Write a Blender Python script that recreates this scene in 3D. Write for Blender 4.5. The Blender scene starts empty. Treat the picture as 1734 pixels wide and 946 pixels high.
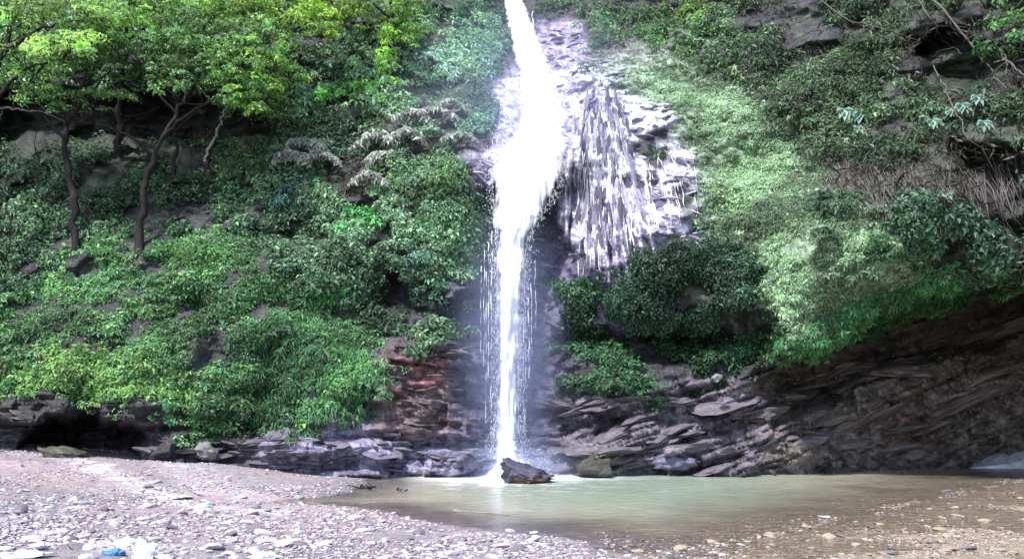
import bpy, math
import numpy as np
from mathutils import Vector
R = np.random.RandomState(7)
S = bpy.context.scene
COL = S.collection

# ---------------------------------------------------------------- camera
F = 1361.0; CX, CY = 867.0, 473.0; CAMZ = 1.8
TH = math.atan((690 - CY) / F); cT, sT = math.cos(TH), math.sin(TH)
cam = bpy.data.objects.new('camera', bpy.data.cameras.new('camera')); COL.objects.link(cam)
cam.location = (0, 0, CAMZ); cam.rotation_euler = (math.pi / 2 + TH, 0, 0)
cam.data.lens = F / 1734 * 36; cam.data.sensor_width = 36; cam.data.clip_end = 500
S.camera = cam
# ---------------------------------------------------------------- sky and sun
TO_SUN = Vector((-0.30, -0.42, 0.86)).normalized()
w = bpy.data.worlds.new('World'); S.world = w; w.use_nodes = True
nt = w.node_tree; bg = nt.nodes['Background']; sky = nt.nodes.new('ShaderNodeTexSky')
sky.sky_type = 'NISHITA'; sky.sun_disc = False
sky.sun_elevation = math.asin(TO_SUN.z); sky.sun_rotation = math.atan2(TO_SUN.x, TO_SUN.y)
nt.links.new(sky.outputs[0], bg.inputs[0]); bg.inputs[1].default_value = 0.15
sl = bpy.data.lights.new('sun', 'SUN'); sl.energy = 3.3; sl.angle = math.radians(4); sl.color = (1.0, 0.965, 0.95)
sun = bpy.data.objects.new('sun', sl); COL.objects.link(sun)
sun.rotation_euler = (-TO_SUN).to_track_quat('-Z', 'Y').to_euler()
S.view_settings.view_transform = 'Standard'; S.view_settings.look = 'None'
S.view_settings.exposure = 1.2; S.view_settings.gamma = 1.0
S.cycles.max_bounces = 6; S.cycles.transparent_max_bounces = 24; S.cycles.volume_bounces = 1

# ---------------------------------------------------------------- maths helpers
def ray(px, py):
    a = (np.asarray(px, float) - CX) / F; b = (CY - np.asarray(py, float)) / F
    return a, cT - b * sT, sT + b * cT
def at(px, py, Y):
    a, y, z = ray(px, py); k = Y / y
    return np.stack([a * k, y * k, z * k + CAMZ], -1)
def on_plane(px, py, z=0.0):
    a, y, zz = ray(px, py); k = (z - CAMZ) / zz
    return np.stack([a * k, y * k, zz * k + CAMZ], -1)
def to_px(P):
    P = np.asarray(P, float); x, y, z = P[..., 0], P[..., 1], P[..., 2] - CAMZ
    d = y * cT + z * sT; u = -y * sT + z * cT
    d = np.where(d < .1, .1, d)
    return CX + F * x / d, CY - F * u / d
def _h(ix, iy, iz, seed):
    n = (ix.astype(np.int64) * 374761393 + iy.astype(np.int64) * 668265263 + iz.astype(np.int64) * 2147483647 + seed * 974634777) & 0xffffffff
    n = ((n ^ (n >> 13)) * 1274126177) & 0xffffffff
    n = ((n ^ (n >> 16)) * 2246822519) & 0xffffffff
    return (n ^ (n >> 15)) / 4294967295.0
def noise(x, y, z=0.0, seed=0):
    x, y, z = np.broadcast_arrays(np.asarray(x, float), np.asarray(y, float), np.asarray(z, float))
    ix, iy, iz = np.floor(x), np.floor(y), np.floor(z)
    fx, fy, fz = x - ix, y - iy, z - iz
    fx, fy, fz = [t * t * (3 - 2 * t) for t in (fx, fy, fz)]
    ix, iy, iz = ix.astype(np.int64), iy.astype(np.int64), iz.astype(np.int64)
    r = 0
    for a in (0, 1):
        for b in (0, 1):
            for c in (0, 1):
                r = r + _h(ix + a, iy + b, iz + c, seed) * (fx if a else 1 - fx) * (fy if b else 1 - fy) * (fz if c else 1 - fz)
    return r
def fbm(x, y, z=0.0, o=4, seed=0, g=.5):
    r = 0; a = 1; t = 0
    for i in range(o):
        r = r + a * noise(np.asarray(x) * 2**i, np.asarray(y) * 2**i, np.asarray(z) * 2**i, seed + i * 17); t += a; a *= g
    return r / t
def sstep(a, b, x):
    t = np.clip((x - a) / (b - a), 0, 1); return t * t * (3 - 2 * t)
def sdist(x, y, poly):            # signed distance, negative inside
    poly = np.asarray(poly, float); x = np.asarray(x, float); y = np.asarray(y, float)
    d = np.full(x.shape, 1e18); ins = np.zeros(x.shape, bool); n = len(poly)
    for i in range(n):
        ax, ay = poly[i]; bx, by = poly[(i + 1) % n]
        ex, ey = bx - ax, by - ay
        t = np.clip(((x - ax) * ex + (y - ay) * ey) / (ex * ex + ey * ey + 1e-12), 0, 1)
        d = np.minimum(d, (x - ax - t * ex)**2 + (y - ay - t * ey)**2)
        if ay != by:
            c = ((ay > y) != (by > y)) & (x < (bx - ax) * (y - ay) / (by - ay) + ax)
            ins ^= c
    d = np.sqrt(d); return np.where(ins, -d, d)
def nrm(v):
    return v / (np.linalg.norm(v, axis=-1, keepdims=True) + 1e-9)

# ---------------------------------------------------------------- object helpers
def tag(o, label=None, cat=None, group=None, kind=None):
    if label: o['label'] = label
    if cat: o['category'] = cat
    if group: o['group'] = group
    if kind: o['kind'] = kind
    return o
def empty(name, loc, label, cat, group=None):
    o = bpy.data.objects.new(name, None); COL.objects.link(o); o.location = [float(c) for c in loc]
    o.empty_display_size = .2
    return tag(o, label, cat, group)
def mk(name, V, Fc, mat, parent=None, col=None, smooth=False, data_name=None, attrs=None):
    """V (n,3); Fc (m,k) int array of equal sized faces. World-space verts; parented meshes get local coordinates."""
    V = np.asarray(V, np.float32); Fc = np.asarray(Fc, np.int32)
    if parent is not None:
        off = np.array(parent.matrix_world.translation) if False else np.array(root_loc(parent))
        V = V - off.astype(np.float32)
    me = bpy.data.meshes.new(data_name or name)
    m, k = Fc.shape
    me.vertices.add(len(V)); me.vertices.foreach_set('co', V.ravel())
    me.loops.add(m * k); me.loops.foreach_set('vertex_index', Fc.ravel())
    me.polygons.add(m); me.polygons.foreach_set('loop_start', np.arange(0, m * k, k, dtype=np.int32))
    me.polygons.foreach_set('loop_total', np.full(m, k, np.int32))
    if smooth: me.polygons.foreach_set('use_smooth', np.ones(m, bool))
    me.update(calc_edges=True)
    if col is not None:
        a = me.color_attributes.new('Col', 'FLOAT_COLOR', 'POINT')
        c = np.ones((len(V), 4), np.float32); c[:, :3] = col
        a.data.foreach_set('color', c.ravel())
    if attrs:
        for kk, vv in attrs.items():
            a = me.attributes.new(kk, 'FLOAT', 'POINT'); a.data.foreach_set('value', np.asarray(vv, np.float32).ravel())
    me.materials.append(mat)
    o = bpy.data.objects.new(name, me); COL.objects.link(o)
    if parent is not None: o.parent = parent
    return o
def root_loc(o):
    l = Vector((0, 0, 0))
    while o is not None: l = l + o.location; o = o.parent
    return l
def frame(d):
    d = nrm(d); up = np.where(np.abs(d[..., 2:3]) > .95, np.array([1., 0, 0]), np.array([0, 0, 1.]))
    u = nrm(np.cross(up, d)); v = np.cross(d, u); return d, u, v
def tube(pts, rad, sides=6):
    pts = np.asarray(pts, float); rad = np.asarray(rad, float) * np.ones(len(pts))
    t = np.gradient(pts, axis=0); t, u, v = frame(t)
    ref = u[0]
    for i in range(len(pts)):
        uu = ref - t[i] * np.dot(ref, t[i]); uu /= np.linalg.norm(uu) + 1e-9; u[i] = uu; v[i] = np.cross(t[i], uu); ref = uu
    an = np.linspace(0, 2 * np.pi, sides, endpoint=False)
    V = pts[:, None] + rad[:, None, None] * (np.cos(an)[None, :, None] * u[:, None] + np.sin(an)[None, :, None] * v[:, None])
    n = len(pts); i = np.arange(n - 1)[:, None] * sides; j = np.arange(sides)[None]; j2 = (j + 1) % sides
    Fc = np.stack([i + j, i + j2, i + sides + j2, i + sides + j], -1).reshape(-1, 4)
    return V.reshape(-1, 3), Fc
class Acc:
    def __init__(s): s.V = []; s.F = []; s.C = []; s.n = 0
    def add(s, V, Fc, c=None):
        V = np.asarray(V).reshape(-1, 3); s.V.append(V); s.F.append(np.asarray(Fc) + s.n); s.n += len(V)
        if c is not None: s.C.append(np.broadcast_to(np.asarray(c, float), (len(V), 3)))
    def get(s): return np.concatenate(s.V), np.concatenate(s.F), (np.concatenate(s.C) if s.C else None)
    def build(s, name, mat, parent=None, smooth=False, **k):
        V, Fc, C = s.get(); return mk(name, V, Fc, mat, parent, C, smooth, **k)
def wander(p0, p1, n, amp, seed):
    t = np.linspace(0, 1, n)[:, None]; p = np.asarray(p0) * (1 - t) + np.asarray(p1) * t
    r = np.random.RandomState(seed); off = np.zeros((n, 3))
    for k in (1, 2, 3): off += np.sin(t * np.pi * k) * r.randn(3)[None] * amp / k
    return p + off
def curve(pts, n):              # smooth resample through points
    pts = np.asarray(pts, float); m = len(pts); s = np.linspace(0, m - 1.0001, n); out = []
    P = np.vstack([2 * pts[0] - pts[1], pts, 2 * pts[-1] - pts[-2]])
    for q in s:
        i = int(q); t = q - i; a, b, c, d = P[i:i + 4]
        out.append(.5 * ((2 * b) + (-a + c) * t + (2 * a - 5 * b + 4 * c - d) * t * t + (-a + 3 * b - 3 * c + d) * t**3))
    return np.array(out)

# ---------------------------------------------------------------- materials
def newmat(name):
    m = bpy.data.materials.new(name); m.use_nodes = True; n = m.node_tree.nodes; l = m.node_tree.links
    return m, n, l, n['Principled BSDF'], n['Material Output']
def N(n, t, **k):
    x = n.new(t)
    for a, b in k.items(): setattr(x, a, b)
    return x
def foliage_mat(name, trans=.34, rough=.48, spec=.38):
    m, n, l, p, out = newmat(name)
    a = N(n, 'ShaderNodeAttribute', attribute_name='Col')
    p.inputs['Roughness'].default_value = rough; p.inputs['Specular IOR Level'].default_value = spec
    l.new(a.outputs['Color'], p.inputs['Base Color'])
    tr = N(n, 'ShaderNodeBsdfTranslucent'); mx = N(n, 'ShaderNodeMixShader'); mx.inputs[0].default_value = trans
    hs = N(n, 'ShaderNodeHueSaturation'); hs.inputs['Hue'].default_value = .485; hs.inputs['Value'].default_value = 1.35
    l.new(a.outputs['Color'], hs.inputs['Color']); l.new(hs.outputs[0], tr.inputs[0])
    l.new(p.outputs[0], mx.inputs[1]); l.new(tr.outputs[0], mx.inputs[2]); l.new(mx.outputs[0], out.inputs[0])
    return m
def rock_mat(name, base=None, scale=1.0, rough=(.35, .75), bump=.5, spec=.5, dist=.06, stretch=(1, 1, 1.6)):
    m, n, l, p, out = newmat(name)
    tc = N(n, 'ShaderNodeTexCoord'); mp = N(n, 'ShaderNodeMapping'); l.new(tc.outputs['Object'], mp.inputs[0])
    mp.inputs['Scale'].default_value = [scale * s for s in stretch]
    n1 = N(n, 'ShaderNodeTexNoise'); n1.inputs['Scale'].default_value = 1.3; n1.inputs['Detail'].default_value = 9; n1.inputs['Roughness'].default_value = .68
    n2 = N(n, 'ShaderNodeTexNoise'); n2.inputs['Scale'].default_value = 9; n2.inputs['Detail'].default_value = 6; n2.inputs['Roughness'].default_value = .7
    vo = N(n, 'ShaderNodeTexVoronoi', feature='DISTANCE_TO_EDGE'); vo.inputs['Scale'].default_value = 2.2
    wq = N(n, 'ShaderNodeMixRGB'); wq.inputs[0].default_value = .25
    for q in (n1, n2): l.new(mp.outputs[0], q.inputs['Vector'])
    l.new(mp.outputs[0], wq.inputs[1]); l.new(n1.outputs['Color'], wq.inputs[2]); l.new(wq.outputs[0], vo.inputs['Vector'])
    r1 = N(n, 'ShaderNodeMapRange'); r1.inputs['From Min'].default_value = .3; r1.inputs['From Max'].default_value = .7
    r1.inputs['To Min'].default_value = .55; r1.inputs['To Max'].default_value = 1.5; l.new(n1.outputs['Fac'], r1.inputs[0])
    r2 = N(n, 'ShaderNodeMapRange'); r2.inputs['From Min'].default_value = .3; r2.inputs['From Max'].default_value = .7
    r2.inputs['To Min'].default_value = .6; r2.inputs['To Max'].default_value = 1.4; l.new(n2.outputs['Fac'], r2.inputs[0])
    mu = N(n, 'ShaderNodeMath', operation='MULTIPLY'); l.new(r1.outputs[0], mu.inputs[0]); l.new(r2.outputs[0], mu.inputs[1])
    vm = N(n, 'ShaderNodeVectorMath', operation='SCALE'); l.new(mu.outputs[0], vm.inputs['Scale'])
    if base is None:
        a = N(n, 'ShaderNodeAttribute', attribute_name='Col'); l.new(a.outputs['Color'], vm.inputs[0])
    else:
        vm.inputs[0].default_value = base
    l.new(vm.outputs[0], p.inputs['Base Color'])
    rr = N(n, 'ShaderNodeMapRange'); rr.inputs['To Min'].default_value = rough[0]; rr.inputs['To Max'].default_value = rough[1]
    l.new(n2.outputs['Fac'], rr.inputs[0]); l.new(rr.outputs[0], p.inputs['Roughness'])
    p.inputs['Specular IOR Level'].default_value = spec
    hv = N(n, 'ShaderNodeMath', operation='MULTIPLY_ADD'); l.new(n2.outputs['Fac'], hv.inputs[0]); hv.inputs[1].default_value = .6; l.new(n1.outputs['Fac'], hv.inputs[2])
    h2 = N(n, 'ShaderNodeMath', operation='MULTIPLY_ADD'); 
    cl = N(n, 'ShaderNodeMath', operation='MINIMUM'); l.new(vo.outputs['Distance'], cl.inputs[0]); cl.inputs[1].default_value = .06
    l.new(cl.outputs[0], h2.inputs[0]); h2.inputs[1].default_value = 3; l.new(hv.outputs[0], h2.inputs[2])
    b = N(n, 'ShaderNodeBump'); b.inputs['Strength'].default_value = bump; b.inputs['Distance'].default_value = dist
    l.new(h2.outputs[0], b.inputs['Height']); l.new(b.outputs[0], p.inputs['Normal'])
    return m
M_CLIFF = rock_mat('cliff_rock', rough=(.3, .7), bump=.8, dist=.12)
M_ROCK = rock_mat('loose_rock', scale=3, rough=(.3, .7), bump=.6, dist=.04)
M_GROUND = rock_mat('gravel_ground', scale=5, rough=(.6, .9), bump=.9, spec=.25, dist=.04, stretch=(1, 1, 1))
M_STONE = rock_mat('stone', scale=6, rough=(.55, .85), bump=.4, spec=.3, dist=.01)
M_LEAF = foliage_mat('leaf'); M_GRASS = foliage_mat('grass_blade', .3, .6, .2)
M_BARK = rock_mat('bark', base=(.020, .015, .015), scale=5, rough=(.7, .95), bump=.7, spec=.2, dist=.02, stretch=(1, 1, .3))
M_ROOT = rock_mat('pale_root', base=(.11, .10, .09), scale=5, rough=(.7, .95), bump=.5, spec=.2, dist=.01)

# ---------------------------------------------------------------- cliff depth field (metres in front of the camera)
CP = []
rows = {
 820: [(-700,15),(-300,18.5),(0,21.3),(200,21.0),(450,21.7),(600,22.0),(760,22.7),(860,23.6),(960,22.9),(1200,22.3),(1400,22.9),(1600,24.6),(1734,26),(2000,27),(2500,22)],
 700: [(0,22.0),(200,21.7),(400,22.0),(600,22.7),(760,23.4),(860,24.2),(960,23.6),(1100,22.9),(1300,23.6),(1500,24.8),(1734,25.5)],
 600: [(-600,16),(0,22.8),(300,22.6),(500,22.8),(680,23.4),(800,24.2),(860,24.6),(960,24.0),(1100,23.3),(1280,23.3),(1400,24.2),(1550,24.8),(1734,25)],
 500: [(0,23.8),(300,23.4),(500,23.4),(680,24.2),(800,24.7),(860,25),(960,24.4),(1100,23.8),(1250,23.7),(1400,23.6),(1600,23.6),(1734,23.2)],
 400: [(-600,17),(0,25.2),(200,24.8),(400,24.7),(600,25),(700,24.6),(800,24.9),(860,25.6),(960,25.1),(1050,24.6),(1200,24.3),(1350,23.3),(1500,22.3),(1734,20.8),(2100,18),(2500,14)],
 300: [(0,27),(250,27.4),(400,27),(500,26.3),(650,25.4),(780,25.3),(860,25.8),(1000,25.5),(1150,25.3),(1300,24.5),(1450,23),(1600,21.7),(1734,20.4)],
 200: [(0,27.6),(300,28.4),(450,27.7),(600,27),(750,26.8),(850,26.8),(950,27),(1050,26.8),(1200,26.2),(1350,24.8),(1500,23),(1734,20.4)],
 100: [(-600,20),(0,28),(300,28.2),(500,28.5),(700,29),(850,30),(960,30.2),(1100,28.8),(1300,26.5),(1500,23.6),(1734,20.6),(2100,17.5)],
 0:   [(0,29.5),(300,29.5),(500,30),(700,31),(860,33),(1000,33),(1150,31),(1300,28.3),(1500,25),(1734,21.5)],
 -500:[(-700,26),(0,35),(500,36),(860,39),(1200,37),(1734,27),(2500,18)],
}
for py, l in rows.items():
    for px, Y in l: CP.append((px, py, Y))
CP = np.array(CP, float)
def tps(u, v, centres):
    d = (u[..., None] - centres[:, 0])**2 + (v[..., None] - centres[:, 1])**2 + 1e-9
    return .5 * d * np.log(d)
cc = CP[:, :2] / 100
K = tps(cc[:, 0], cc[:, 1], cc) + np.eye(len(cc)) * .02; Pm = np.c_[np.ones(len(cc)), cc]
A_ = np.block([[K, Pm], [Pm.T, np.zeros((3, 3))]]); sol = np.linalg.solve(A_, np.r_[CP[:, 2], 0, 0, 0])
def base_depth(px, py):
    sh = px.shape; u = px.ravel() / 100; v = py.ravel() / 100; r = np.empty(len(u))
    for i in range(0, len(u), 40000):
        s_ = slice(i, i + 40000)
        r[s_] = tps(u[s_], v[s_], cc) @ sol[:-3] + sol[-3] + sol[-2] * u[s_] + sol[-1] * v[s_]
    return r.reshape(sh)

gx = np.r_[np.arange(-900, -75, 22), np.arange(-66, 1800, 2.2), np.arange(1810, 2600, 22)]
gy = np.r_[np.arange(-500, -45, 20), np.arange(-40, 838, 2.7), np.arange(842, 930, 12)]
GX, GY = np.meshgrid(gx, gy)
cgx = np.linspace(-900, 2620, 180); cgy = np.linspace(-500, 940, 120)
CB = base_depth(*np.meshgrid(cgx, cgy))
def bil(g, xs, ys, x, y):
    fx = np.clip(np.interp(x, xs, np.arange(len(xs))), 0, len(xs) - 1.001); fy = np.clip(np.interp(y, ys, np.arange(len(ys))), 0, len(ys) - 1.001)
    ix = fx.astype(int); iy = fy.astype(int); fx = fx - ix; fy = fy - iy
    if g.ndim == 3: fx = fx[..., None]; fy = fy[..., None]
    return (g[iy, ix] * (1 - fx) + g[iy, ix + 1] * fx) * (1 - fy) + (g[iy + 1, ix] * (1 - fx) + g[iy + 1, ix + 1] * fx) * fy
YB = np.clip(bil(CB, cgx, cgy, GX, GY), 9, 45)
# regions of the face
LIP = [(1290,620),(1345,600),(1420,572),(1500,545),(1580,515),(1650,492),(1760,470),(1900,455),(2700,440),(2700,-700),(1500,-700),(1180,430),(1240,440),(1300,462),(1285,520),(1310,580)]
STRI = [(958,240),(985,190),(1030,145),(1062,175),(1078,260),(1096,330),(1110,400),(1090,470),(1060,490),(1000,470),(962,420),(945,400),(955,330)]
WX = GX + 26 * (fbm(GX / 60, GY / 60, 1, 4, 3) - .5) * 2; WY = GY + 22 * (fbm(GX / 60, GY / 60, 7, 4, 5) - .5) * 2
P0 = at(GX, GY, YB); X0, Z0 = P0[..., 0], P0[..., 2]
D = YB.copy()
# overhanging right shoulder: everything above the lip stands proud
lipd = sdist(WX, WY, LIP)
D -= 2.6 * sstep(12, -26, lipd) * sstep(250, 460, GY + (GX - 1300) * .22) * sstep(1230, 1340, GX)
lipm = sstep(10, -10, lipd)
# plant-covered bulge right of centre with a hollow beneath
BUL = [(1060,500),(1090,440),(1150,420),(1240,435),(1300,465),(1290,520),(1250,560),(1150,560),(1070,540)]
D -= 1.1 * sstep(30, -45, sdist(WX, WY, BUL))
HOLS = [([(1310,640),(1420,600),(1560,550),(1700,505),(1800,500),(1780,560),(1600,600),(1440,660),(1340,690)], 1.5), ([(1000,690),(1060,700),(1060,745),(1010,740)], 1.2), ([(985,560),(1110,560),(1280,575),(1180,620),(1000,600)], .9),
        ([(45,745),(80,705),(170,700),(235,740),(245,800),(40,820)], 3.2), ([(0,150),(210,160),(300,165),(480,190),(480,250),(300,250),(0,240)], 1.5),
        ([(440,380),(520,380),(520,420),(440,425)], .8), ([(630,470),(720,470),(720,530),(640,530)], .8), ([(1540,70),(1620,50),(1700,100),(1660,150),(1560,130)], 1.8), ([(1600,250),(1800,240),(1800,420),(1660,400),(1620,320)], 1.4), ([(1660,-20),(1800,-20),(1800,40),(1680,30)], 1.2),
        ([(940,390),(985,430),(960,480),(925,470)], .6), ([(1290,640),(1420,620),(1380,700),(1300,690)], .8)]
for q, amp in HOLS: D += amp * sstep(14, -22, sdist(WX, WY, q))
# ledge beneath the upper leap and shoulder rocks beside the fall
for (qx, qy, rx, ry, a) in [(880,280,120,36,.9),(800,300,60,50,.7),(1010,130,90,30,.8),(700,420,110,110,.8),(600,640,110,60,.5),(560,760,130,30,.5),
                            (790,785,45,16,.9),(330,610,160,70,.6),(120,600,110,60,.5),(1010,785,40,30,.5),(1250,770,140,26,.5),(1450,760,120,40,.7),(700,690,90,60,.4),
                            (1150,210,90,40,.6),(1120,370,60,70,.5),(980,520,60,60,.5), (1130,640,120,30,.7),(1500,690,120,30,.5),(1640,640,100,40,.6)]:
    D -= a * np.exp(-(((WX - qx) / rx)**2 + ((WY - qy) / ry)**2) * 1.1)
# broad lumps, then beds of slabs
D += 1.7 * (fbm(X0 / 2.6, Z0 / 2.2, 3, 5, 11) - .5)
softm = ((GX < 790) | (GX > 1130)) * (1 - .55 * sstep(380, 480, GY)) * (1 - .6 * ((GX > 1130) & (GX < 1560) & (GY > 120)))
D -= softm * (1.1 * (fbm(X0 / .95, Z0 / .8, 4, 2, 15) - .5) + .5 * np.abs(noise(X0 / .6, Z0 / .5, 0, 19) - .5))
rockm = np.clip(np.maximum(sstep(640, 700, GY) , sstep(20, -20, sdist(WX, WY, [(670,590),(830,400),(830,800),(620,800)]))) , 0, 1)
rbelow = np.clip(sstep(1230, 1330, GX) * (1 - lipm) * sstep(450, 520, GY) + sstep(925, 960, GX) * sstep(600, 660, GY + 0 * GX), 0, 1)
rm = np.clip(np.maximum(rockm, rbelow), 0, 1)
tilt = np.where(GX > 950, .30, -.05)
s = (Z0 - tilt * X0) + .35 * fbm(X0 / 1.7, Z0 / 1.2, 2, 4, 21)
def beds(s, per, seed):
    k = np.floor(s / per); f = s / per - k
    h = _h(k.astype(np.int64), np.floor(X0 / (1.6 + 0 * k) + noise(X0 / 2, k * 3.7, 0, seed) * 2).astype(np.int64), (k * 0).astype(np.int64), seed)
    return (h - .5) * sstep(0, .18, f) * sstep(1.0, .9, f) - .35 * sstep(.14, 0, f)
D -= rm * (.30 * beds(s, .42, 5) + .75 * beds(s * .9 + .35 * fbm(X0 / 2.5, Z0, 0, 3, 6), .95, 6) + .30 * beds(s + .1, .19, 9))
# vertical flutes on the pale face
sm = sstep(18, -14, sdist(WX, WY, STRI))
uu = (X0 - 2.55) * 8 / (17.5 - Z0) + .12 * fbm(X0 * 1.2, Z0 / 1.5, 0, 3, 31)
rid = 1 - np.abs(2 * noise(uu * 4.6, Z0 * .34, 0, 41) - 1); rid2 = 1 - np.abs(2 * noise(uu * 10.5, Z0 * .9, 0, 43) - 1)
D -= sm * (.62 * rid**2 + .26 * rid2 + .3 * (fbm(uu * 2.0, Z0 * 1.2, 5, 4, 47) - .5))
D -= .36 * (fbm(X0 * 1.6, Z0 * 2.2, 3, 5, 13, .6) - .5)
# crisp blocks
wv = fbm(X0 * 1.1, Z0 * 1.6, 9, 3, 61); D -= (.22 + .2 * rm) * (np.abs(wv - .5) * 5) * .5
D = np.clip(D, 8, 46)
PC = at(GX, GY, D)
dU = np.gradient(PC, axis=1); dV = np.gradient(PC, axis=0); NC = nrm(np.cross(dU, dV)); NC = np.where((NC * PC).sum(-1, keepdims=True) > 0, -NC, NC)
def surf(px, py): return bil(PC, gx, gy, np.asarray(px, float), np.asarray(py, float))
def surn(px, py): return nrm(bil(NC, gx, gy, np.asarray(px, float), np.asarray(py, float)))
def ySurf(px, py): return surf(px, py)[..., 1]

# rock, soil and moss colours, with some shade painted in as darker patches
C = np.zeros(GX.shape + (3,)) + np.array([.026, .025, .029])
def paint(poly, col, soft=25, amt=1.0, brk=0.0):
    global C
    m = sstep(soft, -soft, sdist(WX, WY, poly)) * amt
    if brk: m = m * sstep(brk - .08, brk + .08, fbm(X0 * 1.3, Z0 * 1.3, 4, 4, 71))
    C = C * (1 - m[..., None]) + np.array(col) * m[..., None]
paint([(-300,120),(500,150),(560,250),(420,330),(-300,400)], (.012, .012, .011), 30)  # paints in the shade beneath the left tree crowns
paint([(450,700),(830,700),(830,815),(450,815)], (.17, .155, .22))
paint([(1500,20),(1700,0),(2000,0),(2000,480),(1640,440),(1600,300),(1560,180)], (.014, .012, .012), 30)  # upper right bank darkened with painted shade over the earth
paint([(1380,220),(1560,230),(1660,300),(1600,380),(1400,350)], (.06, .045, .045), 25)
paint([(640,600),(830,560),(830,740),(640,740)], (.10, .07, .075))
paint([(690,600),(760,605),(750,660),(690,650)], (.22, .09, .09), 15, .8)
paint([(760,400),(960,400),(960,800),(780,800)], (.075, .07, .11), 30)
paint([(930,640),(1300,640),(1340,760),(1400,810),(930,810)], (.10, .085, .105), 20)
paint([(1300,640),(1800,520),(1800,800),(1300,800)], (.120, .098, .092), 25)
paint([(1300,640),(1420,590),(1560,540),(1800,490),(1800,570),(1560,620),(1400,680)], (.055, .045, .042), 25)  # shade of the overhang painted onto the rock below the lip
paint([(1490,700),(1600,690),(1600,760),(1500,765)], (.11, .06, .05), 15, .8)
paint([(980,770),(1050,765),(1055,805),(980,805)], (.10, .12, .06), 10)
paint([(760,255),(835,260),(835,340),(800,330),(765,300)], (.22, .19, .28), 15)
paint([(820,120),(960,120),(960,300),(830,300)], (.38, .35, .48), 20)
paint([(895,40),(990,40),(1000,110),(920,120)], (.24, .20, .32), 15)
paint([(930,120),(1030,105),(1140,150),(1150,200),(1060,240),(950,240)], (.42, .38, .52), 15)
paint([(1080,260),(1160,240),(1200,330),(1190,420),(1100,420)], (.46, .42, .56), 20, .95, .4)
paint([(1060,150),(1150,160),(1160,200),(1080,230)], (.66, .63, .70), 14)
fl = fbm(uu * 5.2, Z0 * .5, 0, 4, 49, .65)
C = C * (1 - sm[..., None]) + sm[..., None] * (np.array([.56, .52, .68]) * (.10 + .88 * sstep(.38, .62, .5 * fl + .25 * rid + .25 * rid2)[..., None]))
paint([(930,400),(990,430),(1060,480),(1050,560),(930,560)], (.10, .09, .15), 25)
paint([(1140,200),(1240,180),(1330,330),(1310,470),(1190,430),(1180,300)], (.32, .36, .33), 30)
paint([(1170,480),(1300,470),(1310,570),(1180,580)], (.02, .022, .02), 16)  # recess under the leafy mound, its shade painted into the colour
green = np.array([.035, .055, .03])
mgr = sstep(160, 330, GY + (GX > 600) * 400) * sstep(.42, .62, fbm(X0 * .9, Z0 * .9, 8, 4, 81)) * (1 - rm) * (1 - sm) * (((GX < 800) | (GX > 1150)).astype(float))
C = C * (1 - .7 * mgr[..., None]) + green * .7 * mgr[..., None]
paint([(1010,110),(1150,80),(1260,200),(1390,300),(1480,380),(1560,480),(1480,510),(1370,550),(1335,560),(1300,510),(1310,455),(1200,420),(1210,330),(1150,200)], (.17, .24, .15), 18)
paint([(940,190),(1180,140),(1180,60),(1050,60),(1000,100)], (.34, .36, .34), 20, .35)
fine = fbm(X0 * 3.6, Z0 * 6.5, 1, 6, 91, .8)
C = C * (.30 + 1.5 * sstep(.30, .70, fine))[..., None]
C = np.clip(C, .01, .8)
ny, nx = GX.shape
ii = np.arange(ny - 1)[:, None] * nx + np.arange(nx - 1)[None]
FQ = np.stack([ii, ii + nx, ii + nx + 1, ii + 1], -1).reshape(-1, 4)
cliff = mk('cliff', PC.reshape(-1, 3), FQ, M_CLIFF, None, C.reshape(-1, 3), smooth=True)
tag(cliff, 'dark wet cliff with layered ledges behind the waterfall and pool', kind='structure')

# ---------------------------------------------------------------- ground, pool
POOL_PX = [(615,800),(612,818),(585,836),(500,846),(440,850),(560,856),(640,862),(715,880),(800,892),(900,902),(990,917),(1035,932),(1080,940),(1140,942),(1210,932),(1300,912),(1400,888),(1520,862),(1640,834),(1734,812),(1860,796)]
pool = on_plane([p[0] for p in POOL_PX], [p[1] for p in POOL_PX])[:, :2]
pool = np.vstack([pool, [[30, 34], [-2, 34]]])
def ground_z(x, y, detail=True):
    d = sdist(x, y, pool)
    wob = .5 * (fbm(x * .8, y * .8, 0, 3, 101) - .5)
    dd = d + wob
    right = sstep(.2, 4.0, x) * sstep(24, 18, y)
    up = .072 * np.clip(dd, 0, 10) * (1 - right) + right * (.014 * np.clip(dd, 0, 7) - .030)
    up = up + .14 * np.exp(-(((x + 8.0) / 2.6)**2 + ((y - 20.4) / 1.1)**2))
    dn = (-.10 + .06 * sstep(-2, 4, x)) * np.clip(-dd, 0, 8)
    z = np.where(dd > 0, up, dn)
    z = z + .05 * (fbm(x * .6, y * .9, 2, 3, 103) - .5) * np.clip(d, 0, 2)
    # dry wash running across the left beach
    if detail: z = z + .035 * (fbm(x * 5, y * 5, 0, 3, 107) - .5) + .02 * (noise(x * 22, y * 22, 0, 5) - .5)
    return z
hx = np.r_[np.arange(-60, -17, 2.5), np.arange(-16.5, 17.5, .085), np.arange(18, 60, 2.5)]
hy = np.r_[np.arange(-40, 7, 2.0), np.arange(7.2, 27.5, .085), np.arange(28, 45, 1.5)]
HX, HY = np.meshgrid(hx, hy); HZ = ground_z(HX, HY)
PG = np.stack([HX, HY, HZ], -1)
gpx, gpy = to_px(PG); dpool = sdist(HX, HY, pool)
gc = np.zeros(HX.shape + (3,)) + np.array([.26, .225, .24])
g1 = fbm(HX * .5, HY * .8, 0, 4, 111)[..., None]; gc = gc * (.75 + .5 * g1) + (np.array([.36, .27, .27]) - gc) * .6 * sstep(.5, .65, fbm(HX * .35, HY * .6, 3, 3, 113))[..., None]
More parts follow.
